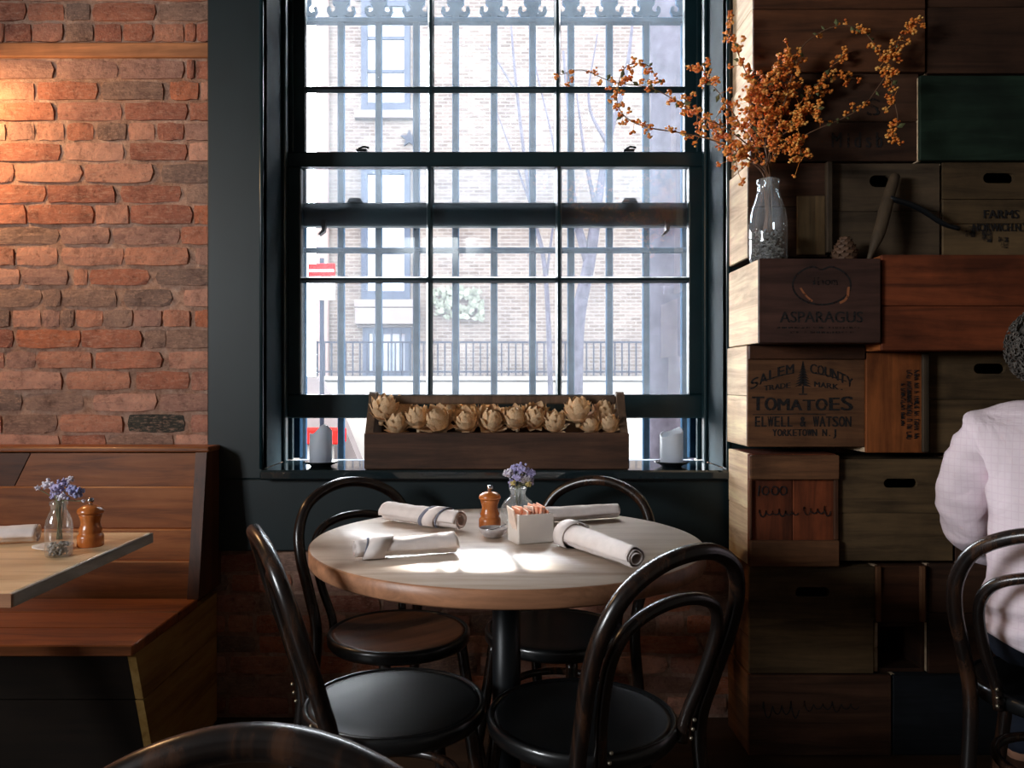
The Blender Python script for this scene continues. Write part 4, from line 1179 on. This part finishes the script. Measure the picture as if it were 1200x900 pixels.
q = ribbon([(941, 452), (941, 461)], 2.2, gf); m.add(q.v, q.f); q = ribbon([(936, 462), (946, 462)], 1.4, gf); m.add(q.v, q.f)
part('pine_tree_mark', m, M['print'], o)
o = crate('narrow orange crate end with lettering running down', (1015, 413, 1088, 531), GYf - .01, 'orange', 1, back=2.56, vertical=True)
hf = GYf - .0106
for xc, ya, yb, wl in ((1058, 450, 498, 4.5), (1065.5, 434, 514, 5.5), (1074, 434, 512, 5.5)):
    m = MB(); y = ya
    while y < yb:
        L = R.uniform(2.2, 4.2)
        for q in ((xc - wl / 2, y, xc + wl / 2, y), (xc - wl / 2, y + L * .6, xc + R.uniform(-.2, .5) * wl, y + L * .6), (xc + R.choice((-.5, .5)) * wl, y, xc + R.choice((-.5, .5)) * wl, y + L * .6)):
            r_ = ribbon([q[:2], q[2:]], 1.0, hf); m.add(r_.v, r_.f)
        y += L + (3 if R.random() < .15 else 0)
    part('small_print', m, M['print'], o)
a = P(1079, 530, hf); b = P(1087, 414, hf); part('edge_strip', MB().box((a.x, hf - .012, a.z), (b.x, hf - .0002, b.z), .003), wm('grey', 'Z'), o)
crate('dark olive crate with a hand hole behind the person', (1089, 413, 1270, 531), GYf + .01, 'olive', 2, hole=(1160, 432, 38, 12))
# row three
o = crate('small crate with two thick cleats and handwritten numbers', (877, 532, 981, 663.5), GYf + .012, 'red', 2, vertical=True, back=2.535, sboards=2)
jf = GYf + .011
for t, b_ in ((533, 561.5), (632.5, 663)):
    a = P(877, b_, jf); b = P(981.5, t, jf); part('cleat', MB().box((a.x, jf - .018, a.z), (b.x, jf, b.z), .004), wm('tan', 'X'), o)
for xa, xb in ((877, 880), (976, 981)):
    a = P(xa, 632, jf); b = P(xb, 562, jf); part('edge_post', MB().box((a.x, jf - .012, a.z), (b.x, jf, b.z), .002), wm('brown', 'Z'), o)
def squiggle(pts): return [((x), (y)) for x, y in pts]
def script(root, px0, px1, py, h, n, Y, seed, w=1.3):
    rnd = random.Random(seed); m = MB(); pts = []
    for i in range(n * 8 + 1):
        t = i / (n * 8); a = t * n * 2 * PI
        big = 1.0 if int(t * n) % 3 else 1.9
        pts.append((px0 + (px1 - px0) * t + 1.6 * math.cos(a), py - h / 2 * big * math.sin(a) * (.7 + .3 * rnd.random())))
    q = ribbon(pts, w, Y); return part('handwriting', q, M['print'], root)
for i, x in enumerate((897, 908, 918)):
    part('handwritten_number', ribbon([(x + 4 * math.sin(t), 575 - 5 * math.cos(t)) for t in [2 * PI * k / 14 for k in range(15)]], 1.6, jf - .001), M['print'], o)
part('handwritten_number', ribbon([(890, 569), (888.5, 581)], 1.6, jf - .001), M['print'], o)
script(o, 888, 934, 601, 6, 6, jf - .001, 2); script(o, 940, 972, 599, 7, 4, jf - .001, 3)
crate('dark crate with a hand hole beside the small cleated crate', (983, 538, 1118, 658), GYf + .012, 'olive', 2, hole=(1056, 566.5, 40, 11))
crate('dark crate hidden behind the seated person', (1119, 534, 1290, 660), GYf + .02, 'dark', 2)
# row four
crate('big plain crate with a hand hole, third from the floor by the window', (878, 664, 1025, 790), GYf + .015, 'olive', 2, hole=(952, 694, 40, 12), back=2.535, sboards=3, side='tan')
o = crate('small framed crate with a thin upright batten', (1026.5, 663, 1087, 730), GYf + .012, 'brown', 1)
for xa in (1027, 1079):
    a = P(xa, 729, GYf); b = P(xa + 6, 664, GYf); part('batten', MB().box((a.x, GYf, a.z), (b.x, GYf + .0115, b.z), .002), wm('tan', 'Z'), o)
crate('open dark crate below the small framed crate', (1026.5, 731, 1087, 790), GYf + .03, 'dark', 1, front=False)
crate('dark reddish crate in the shade behind the chair leg', (1088, 661, 1290, 790), GYf + .02, 'dark', 2)
# bottom row
o = crate('bottom crate with a faint handwritten name by the window', (877, 791.5, 1045, 886), GYf + .01, 'dark', 1, back=2.54, side='tan')
script(o, 892, 935, 832, 12, 4, GYf + .009, 6, 1.6); script(o, 940, 1005, 828, 8, 6, GYf + .009, 7, 1.4)
crate('black bottom crate beside the handwritten one', (1046.5, 791.5, 1290, 886), GYf + .012, 'black', 1)

# ------------------------------------------------------------------ things on the ledge: bottle, branches, pine cone, tool
LZ = P(0, 302.5, EY).z + .001
bl = Vector((P(900, 0, 2.275).x, 2.275, LZ - .0008))
k = 2.275 / FPX
bv = empty('milk_bottle', bl); tag(bv, 'tall clear glass milk bottle of orange berry branches on the crate ledge', 'bottle')
link('glass_body', MB().lathe([(.0001, .003), (20 * k, 0), (21.5 * k, 3 * k), (21.5 * k, 45 * k), (20 * k, 58 * k), (15.5 * k, 72 * k), (12.5 * k, 82 * k), (11.8 * k, 90 * k), (13.2 * k, 92 * k), (13.2 * k, 96 * k), (11.6 * k, 97 * k), (10.3 * k, 92 * k), (10.3 * k, 82 * k)], seg=40, caps=False).mesh('glass_body'), M['glass'], bv)
link('gravel', pebbles(19.5 * k, 36 * k, 420, 5, .0052).mesh('gravel'), M['gravel'], bv)['kind'] = 'stuff'
mouth = bl + Vector((0, 0, 95 * k))
BRN = [
    ([(897, 160), (888, 118), (872, 80), (862, 55), (853, 22)], .02, 'branch reaching straight up by the window edge', .75),
    ([(880, 185), (845, 160), (806, 128), (765, 104), (718, 96), (682, 82), (656, 88)], .03, 'longest branch trailing far left across the window panes', .35),
    ([(878, 188), (840, 166), (799, 156), (758, 149), (733, 137), (723, 118), (727, 90), (737, 76), (758, 76), (771, 93)], -.02, 'curled branch looping at the left in front of the window', .45),
    ([(882, 172), (856, 128), (832, 95), (822, 78)], .05, 'leafy branch leaning left over the window jamb', .85),
    ([(884, 178), (850, 150), (822, 138), (795, 118)], -.05, 'dense low branch to the left of the bottle', .9),
    ([(897, 160), (894, 125), (902, 95), (918, 75), (935, 66)], .0, 'upright branch in the middle of the bunch', .9),
    ([(904, 165), (922, 112), (936, 62), (958, 40), (985, 30), (1008, 34), (1022, 48), (1038, 70), (1046, 60), (1062, 33), (1075, 24)], .03, 'tall arching branch curving over to the right', .45),
    ([(908, 182), (948, 156), (985, 140), (1012, 124), (1032, 98), (1043, 84), (1046, 110), (1052, 140), (1046, 168)], -.04, 'right branch ending in a hanging cluster of red orange berries', .62),
    ([(906, 170), (932, 128), (958, 98), (980, 72), (992, 62)], .06, 'thin branch pointing to the upper right', .5),
    ([(905, 176), (925, 150), (940, 135), (958, 128)], -.03, 'short dense branch right of the bottle mouth', 1.0),
    ([(900, 168), (905, 135), (918, 110), (925, 92)], .03, 'short dense branch above the bottle mouth', 1.0),
    ([(896, 172), (882, 150), (878, 128), (884, 100)], -.02, 'short dense branch leaning slightly left', 1.0),
    ([(902, 178), (918, 165), (936, 170), (938, 190)], -.05, 'short drooping branch at the right of the bottle mouth', .9),
    ([(893, 180), (872, 172), (862, 182), (866, 205)], -.04, 'short drooping branch at the left of the bottle mouth', .8),
    ([(900, 160), (898, 130), (890, 108), (893, 88)], .05, 'dense central branch behind the others', 1.0),
    ([(904, 165), (930, 140), (950, 112), (962, 100), (975, 90), (1000, 95)], .07, 'branch fanning to the right behind the bunch', .55)]
for bi, (pts, dy, lb, dens) in enumerate(BRN):
    rnd = random.Random(100 + bi)
    n = len(pts); Y0 = 2.275
    W = [bl + Vector((rnd.uniform(-.012, .012), rnd.uniform(-.012, .012), 33 * k)), mouth + Vector((rnd.uniform(-.008, .008), rnd.uniform(-.008, .008), 0))]
    for i, (x, y) in enumerate(pts):
        W.append(P(x, y, Y0 + dy * (i + 1) / n * 1.2 - .01 * (i + 1) / n))
    for w_ in W[2:]: w_.y = min(w_.y, UY - .03)
    sp = spline(W, 6); ns = len(sp)
    o = empty('berry_branch', W[0]); tag(o, 'dried orange berry ' + lb, 'branch', 'berry branches in the bottle')
    part('stem', MB().tube(sp, [.0026 - .0017 * i / (ns - 1) for i in range(ns)], 6), M['stem_brown'], o)
    bm_ = MB(); lm_ = MB()
    for i in range(14, ns):
        t = (i - 14) / max(1, ns - 15)
        for rep in range(4 if dens >= .7 else 3):
            if rnd.random() > dens * (.75 if bi not in (6,) else (1.0 if t > .62 or rnd.random() < .35 else .15)): continue
            if bi == 7 and t < .55 and rnd.random() < .55: continue
            off = Vector((rnd.gauss(0, 1), rnd.gauss(0, .8), rnd.gauss(0, 1))) * (.012 if dens < .7 else .017)
            c = sp[i] + off
            c.y = min(c.y, UY - .02)
            bm_.tube([sp[i], c], .0007, 4)
            for q in range(rnd.randint(4, 8)):
                d = Vector((rnd.gauss(0, 1), rnd.gauss(0, 1), rnd.gauss(0, 1))).normalized()
                bm_.blob(c + d * .0068, rnd.uniform(.0034, .0056), 1, (1, 1, rnd.uniform(.7, 1)))
        if rnd.random() < .22:
            a = rnd.random() * 6.28; c = sp[i]; d = Vector((math.cos(a), rnd.uniform(-.5, .5), math.sin(a))) * rnd.uniform(.012, .026); w_ = Vector((-d.z, rnd.uniform(-.3, .3) * .02, d.x)) * .28
            b1 = Vector((0, -.003, 0))
            lm_.add([c, c + d * .5 + w_, c + d, c + d * .5 - w_, c + d * .5 + b1], [[0, 1, 4], [1, 2, 4], [2, 3, 4], [3, 0, 4]])
    if bm_.v: part('berries', bm_, M['berry'], o)['kind'] = 'stuff'
    if lm_.v: part('leaves', lm_, M['leaf'], o)['kind'] = 'stuff'
# pine cone
pc = Vector((P(990, 0, 2.29).x, 2.29, P(0, 298.5, EY + .012).z + .0))
pc.z = LZ + .0
cone = link('pine_cone', MB().lathe([(.0001, .0), (.015, .004), (.02, .02), (.016, .04), (.006, .056), (.0001, .06)], seg=14).mesh('pine_cone'), M['pinecone']); cone.location = pc; cone.scale = (1.45, 1.45, 1.3)
tag(cone, 'small brown pine cone on the crate ledge', 'pine cone')
sc_m = MB(); sc_m.add([(-.006, 0, 0), (.006, 0, 0), (.0085, .012, .003), (.0, .017, .005), (-.0085, .012, .003), (-.005, .008, -.004), (.005, .008, -.004)], [[0, 1, 2, 3, 4], [0, 5, 6, 1], [1, 6, 2], [0, 4, 5], [5, 4, 3, 2, 6]])
sc_me = sc_m.mesh('scale'); sc_me.materials.append(M['pinecone'])
for ring_i in range(8):
    z_ = .005 + ring_i * .0065; r_ = [.014, .019, .02, .019, .017, .014, .01, .006][ring_i]
    for j in range(8):
        a = 2 * PI * (j + .5 * (ring_i % 2)) / 8
        s = bpy.data.objects.new('scale', sc_me); COL.objects.link(s); s.parent = cone
        s.location = (r_ * .75 * math.cos(a), r_ * .75 * math.sin(a), z_); s.rotation_euler = (.25 + ring_i * .05, 0, a - PI / 2); s.scale = [1.0 - ring_i * .06] * 3
# old tool leaning on the crates
tl = empty('old_hand_tool', P(1018, 296, 2.26)); tl.location.z = LZ; tag(tl, 'old wooden handled tool with an iron bar leaning on the crates', 'tool')
b0 = Vector(tl.location)
p1 = P(1049, 206, 2.33)
part('handle', MB().tube(spline([b0 + Vector((0, 0, .004)), b0.lerp(p1, .35) + Vector((.003, -.004, 0)), b0.lerp(p1, .7), p1], 5), [.006, .008, .012, .015, .017, .018, .018, .018, .0185, .019, .018, .017, .0165, .016, .015, .014], 10), wood('grey_tool_handle', (84, 68, 50), (50, 40, 28), axis='Z', rough=.7), tl)
part('iron_bar', MB().tube(spline([P(1042, 232, 2.30), P(1075, 243, 2.31), P(1105, 262, 2.31), P(1124, 268, 2.31)], 4), [.009] * 6 + [.008] * 3 + [.007] * 4, 8), M['castiron'], tl)
#--PERSON--
# ------------------------------------------------------------------ person in a pink shirt
def skin_mesh(name, nodes, edges, sub=2):
    names = list(nodes); idx = {n: i for i, n in enumerate(names)}
    me = bpy.data.meshes.new('sk'); me.from_pydata([tuple(nodes[n][0]) for n in names], [(idx[a], idx[b]) for a, b in edges], [])
    o = bpy.data.objects.new('sk', me); COL.objects.link(o)
    o.modifiers.new('skin', 'SKIN').use_smooth_shade = True
    for i, n in enumerate(names):
        r = nodes[n][1]; sv = me.skin_vertices[0].data[i]
        sv.radius = (r, r) if not isinstance(r, tuple) else r
        sv.use_root = (i == 0)
    ss = o.modifiers.new('sub', 'SUBSURF'); ss.levels = sub; ss.render_levels = sub
    bpy.context.view_layer.update()
    out = bpy.data.meshes.new_from_object(o.evaluated_get(bpy.context.evaluated_depsgraph_get()))
    out.name = name
    bpy.data.objects.remove(o); bpy.data.meshes.remove(me)
    for p in out.polygons: p.use_smooth = True
    out.materials.clear()
    return out
# local frame: +y forward, x right, z up, origin on the floor under the pelvis
PZ = .545
B = {'pelvis': ((0, -.01, PZ), .07), 'belly': ((0, -.03, .68), .09), 'chest': ((0, -.01, .86), .115), 'upper': ((0, .03, .99), .085), 'neck0': ((0, .06, 1.055), .052), 'neck1': ((0, .085, 1.09), .050),
     'head0': ((-.02, .105, 1.14), .066), 'head1': ((-.028, .115, 1.195), .082), 'head2': ((-.028, .115, 1.235), .058)}
E = [('pelvis', 'belly'), ('belly', 'chest'), ('chest', 'upper'), ('upper', 'neck0'), ('neck0', 'neck1'), ('neck1', 'head0'), ('head0', 'head1'), ('head1', 'head2')]
SH = {}
for s, t in ((-1, 'l'), (1, 'r')):
    B['sh' + t] = ((s * .15, .02, .99), .055); B['el' + t] = ((s * .20, .085, .76), .038); B['wr' + t] = ((s * .12, .30, .665), .027); B['ha' + t] = ((s * .105, .36, .66), .030)
    E += [('upper', 'sh' + t), ('sh' + t, 'el' + t), ('el' + t, 'wr' + t), ('wr' + t, 'ha' + t)]
    for f, (fx, fl) in enumerate(((-.03, .062), (-.010, .075), (.010, .070), (.028, .055))):
        a = (s * (.105) + fx, .40, .657); B['k%d%s' % (f, t)] = (a, .0095)
        B['m%d%s' % (f, t)] = ((a[0] + fx * .2, .40 + fl * .5, .652), .0085); B['t%d%s' % (f, t)] = ((a[0] + fx * .3, .40 + fl * .9, .636), .0075)
        E += [('ha' + t, 'k%d%s' % (f, t)), ('k%d%s' % (f, t), 'm%d%s' % (f, t)), ('m%d%s' % (f, t), 't%d%s' % (f, t))]
    B['th1' + t] = ((s * .105 - s * .045, .36, .655), .010); B['th2' + t] = ((s * .105 - s * .062, .40, .648), .0085)
    E += [('ha' + t, 'th1' + t), ('th1' + t, 'th2' + t)]
    B['hip' + t] = ((s * .085, .04, .53), .062); B['kn' + t] = ((s * .12, .43, .52), .055); B['an' + t] = ((s * .12, .44, .10), .036); B['fo' + t] = ((s * .13, .54, .035), .03)
    E += [('pelvis', 'hip' + t), ('hip' + t, 'kn' + t), ('kn' + t, 'an' + t), ('an' + t, 'fo' + t)]
M['skin'] = plain('person_skin', (198, 148, 122), .5, var=.06)
def shirtmat():
    m, nt, b, o = newmat('pink_check_shirt')
    tc = N(nt, 'ShaderNodeTexCoord'); sx = N(nt, 'ShaderNodeSeparateXYZ'); nt.links.new(tc.outputs['Object'], sx.inputs[0])
    def lines(sock, f):
        mu = N(nt, 'ShaderNodeMath', operation='MULTIPLY'); mu.inputs[1].default_value = f; nt.links.new(sock, mu.inputs[0])
        fr = N(nt, 'ShaderNodeMath', operation='FRACT'); nt.links.new(mu.outputs[0], fr.inputs[0])
        lt_ = N(nt, 'ShaderNodeMath', operation='LESS_THAN'); lt_.inputs[1].default_value = .14; nt.links.new(fr.outputs[0], lt_.inputs[0]); return lt_.outputs[0]
    mx = N(nt, 'ShaderNodeMath', operation='MAXIMUM'); nt.links.new(lines(sx.outputs[0], 75), mx.inputs[0]); nt.links.new(lines(sx.outputs[2], 60), mx.inputs[1])
    sc_ = N(nt, 'ShaderNodeMath', operation='MULTIPLY'); sc_.inputs[1].default_value = .22; nt.links.new(mx.outputs[0], sc_.inputs[0])
    c = mixc(nt, sc_.outputs[0], lin((240, 224, 232)), lin((214, 186, 204)))
    nt.links.new(c, b.inputs['Base Color']); b.inputs['Roughness'].default_value = .85
    n = N(nt, 'ShaderNodeTexNoise', Scale=9.0, Detail=3.0, Distortion=1.2); nt.links.new(tc.outputs['Object'], n.inputs['Vector'])
    bump(nt, b, n.outputs[0], .5, .02)
    return m
M['shirt'] = shirtmat()
M['jeans'] = plain('dark_blue_denim', (26, 36, 54), .85, var=.25, scale=50)
M['hair'] = plain('grey_curly_hair', (80, 75, 70), .6, var=.6, scale=80)
M['shoe'] = plain('brown_shoe', (58, 40, 30), .5)
pme = skin_mesh('person', B, E)
person = link('person', pme, M['skin']); person.location = (MC.x + MF.x * -.01, MC.y + MF.y * -.01, 0); person.rotation_euler = (0, 0, math.atan2(MF.y, MF.x) - PI / 2)
tag(person, 'person in a pale pink shirt and jeans seated with back turned at the right edge', 'person')
# shirt: torso and sleeves, a looser shell with folds
SB = {'belly0': ((0, -.02, .545), (.178, .150)), 'belly1': ((0, -.03, .585), (.172, .142)), 'belly': ((0, -.045, .66), (.166, .128)), 'waist': ((0, -.045, .76), (.152, .118)), 'chest': ((0, -.02, .88), (.168, .128)), 'upper': ((0, .02, .99), (.125, .098)), 'collar': ((0, .05, 1.05), (.068, .066)), 'collar2': ((0, .066, 1.075), (.062, .062))}
SE = [('belly0', 'belly1'), ('belly1', 'belly'), ('belly', 'waist'), ('waist', 'chest'), ('chest', 'upper'), ('upper', 'collar'), ('collar', 'collar2')]
for s, t in ((-1, 'l'), (1, 'r')):
    SB['sh' + t] = ((s * .150, .015, .985), .078); SB['up' + t] = ((s * .196, .03, .89), .074); SB['el' + t] = ((s * .205, .085, .765), .062); SB['fo' + t] = ((s * .18, .19, .70), .052); SB['cu' + t] = ((s * .128, .285, .668), .042)
    SE += [('upper', 'sh' + t), ('sh' + t, 'up' + t), ('up' + t, 'el' + t), ('el' + t, 'fo' + t), ('fo' + t, 'cu' + t)]
sm = skin_mesh('shirt', SB, SE, 3)
for v in sm.vertices:
    p = v.co; n_ = v.normal
    # creases gathered at the waist and at the elbow
    f = abs(noise.noise(Vector((p.x * 7, p.y * 7, p.z * 15 + p.x * 8)))) * -.012 + .003 + noise.noise(Vector((p.x * 18 + 4, p.y * 18, p.z * 34))) * .004
    f += .008 * math.sin(p.z * 80 + 6 * noise.noise(p * 6)) * max(0, 1 - abs(p.z - .62) / .12)
    v.co = p + n_ * f
shirt = link('shirt', sm, M['shirt'], person)
part_c = MB().tube([(.058 * math.cos(a), .062 + .058 * math.sin(a), 1.078 + .008 * math.sin(a)) for a in [2 * PI * i / 28 for i in range(28)]], .010, 8, closed=True)
link('shirt_collar', part_c.mesh('shirt_collar'), M['shirt'], person)
JB = {'pelvis': ((0, -.01, .535), (.10, .09)), 'waist': ((0, -.02, .60), (.158, .128))}
JE = [('pelvis', 'waist')]
for s, t in ((-1, 'l'), (1, 'r')):
    JB['hip' + t] = ((s * .09, .05, .535), .092); JB['mid' + t] = ((s * .105, .24, .53), .084); JB['kn' + t] = ((s * .12, .43, .52), .070); JB['sh' + t] = ((s * .12, .445, .30), .060); JB['an' + t] = ((s * .12, .44, .085), .055)
    JE += [('pelvis', 'hip' + t), ('hip' + t, 'mid' + t), ('mid' + t, 'kn' + t), ('kn' + t, 'sh' + t), ('sh' + t, 'an' + t)]
link('jeans', skin_mesh('jeans', JB, JE, 2), M['jeans'], person)
for s in (-1, 1):
    link('shoe', MB().blob((s * .125, .50, .04), .05, 3, (.95, 2.5, .8)).mesh('shoe'), M['shoe'], person)
# head features: ears, nose, eyes, hair
HC = Vector((-.028, .115, 1.185))
for s in (-1, 1):
    link('ear', MB().blob(HC + Vector((s * .080, -.002, -.010)), .026, 2, (.35, .7, 1.1)).mesh('ear'), M['skin'], person)
    link('eye', MB().blob(HC + Vector((s * .030, .070, .004)), .012, 2).mesh('eye'), plain('eye_white', (220, 215, 210), .3), person)
link('nose', MB().blob(HC + Vector((0, .086, -.022)), .02, 2, (.6, .8, 1.1)).mesh('nose'), M['skin'], person)
link('mouth', MB().blob(HC + Vector((0, .072, -.052)), .018, 2, (1.2, .4, .3)).mesh('mouth'), plain('lip', (160, 96, 88), .5), person)
hm = MB(); rnd = random.Random(21)
hm.blob(HC + Vector((0, -.012, .012)), .088, 3, (.98, 1.02, 1.0))
for k_ in range(1000):
    d = Vector((rnd.gauss(0, 1), rnd.gauss(0, 1), rnd.gauss(0, 1))).normalized()
    if (d.y > .45 and d.z < .5) or d.z < -.75: continue
    c = HC + Vector((0, -.014, .012)) + Vector((d.x * .088, d.y * .092, d.z * .09))
    u = d.orthogonal().normalized(); w_ = d.cross(u); r_ = rnd.uniform(.004, .009); ph = rnd.random() * 6.28; tw = rnd.choice((-1, 1))
    hm.tube([c + (u * math.cos(ph + tw * q * .9) + w_ * math.sin(ph + tw * q * .9)) * r_ + d * (.001 + .0016 * q) for q in range(8)], [.0021] * 7 + [.001], 4)
link('hair', hm.mesh('hair'), M['hair'], person)

# ------------------------------------------------------------------ warm wall lamp left of the frame
sl = Vector((-1.86, WY - .02, 2.03))
wl = empty('wall_sconce', sl); tag(wl, 'warm wall sconce on the brick wall left of the frame', 'lamp')
part('back_plate', MB().box(sl + Vector((-.05, -.012, -.08)), sl + Vector((.05, .02, .08)), .005), M['castiron'], wl)
part('arm', MB().tube(spline([sl + Vector((0, 0, -.02)), sl + Vector((0, -.12, -.03)), sl + Vector((0, -.2, .04))], 5), .008, 8), M['castiron'], wl)
em_m, nt, b, o_ = newmat('warm_bulb'); b.inputs['Emission Color'].default_value = (1, .62, .28, 1); b.inputs['Emission Strength'].default_value = 18
part('bulb', MB().blob(sl + Vector((0, -.2, .09)), .04, 2, (1, 1, 1.2)), em_m, wl)
part('lamp_shade', MB().lathe([(.05, .13), (.11, .0), (.112, .0), (.052, .132)], sl + Vector((0, -.2, .06)), 28), plain('dark_shade', (40, 34, 30), .6), wl)
pl_ = bpy.data.lights.new('sconce_light', 'POINT'); pl_.energy = 26; pl_.color = (1, .60, .28); pl_.shadow_soft_size = .05
po_ = bpy.data.objects.new('sconce_light', pl_); po_.location = (0, -.2, .02); po_.parent = wl; COL.objects.link(po_)
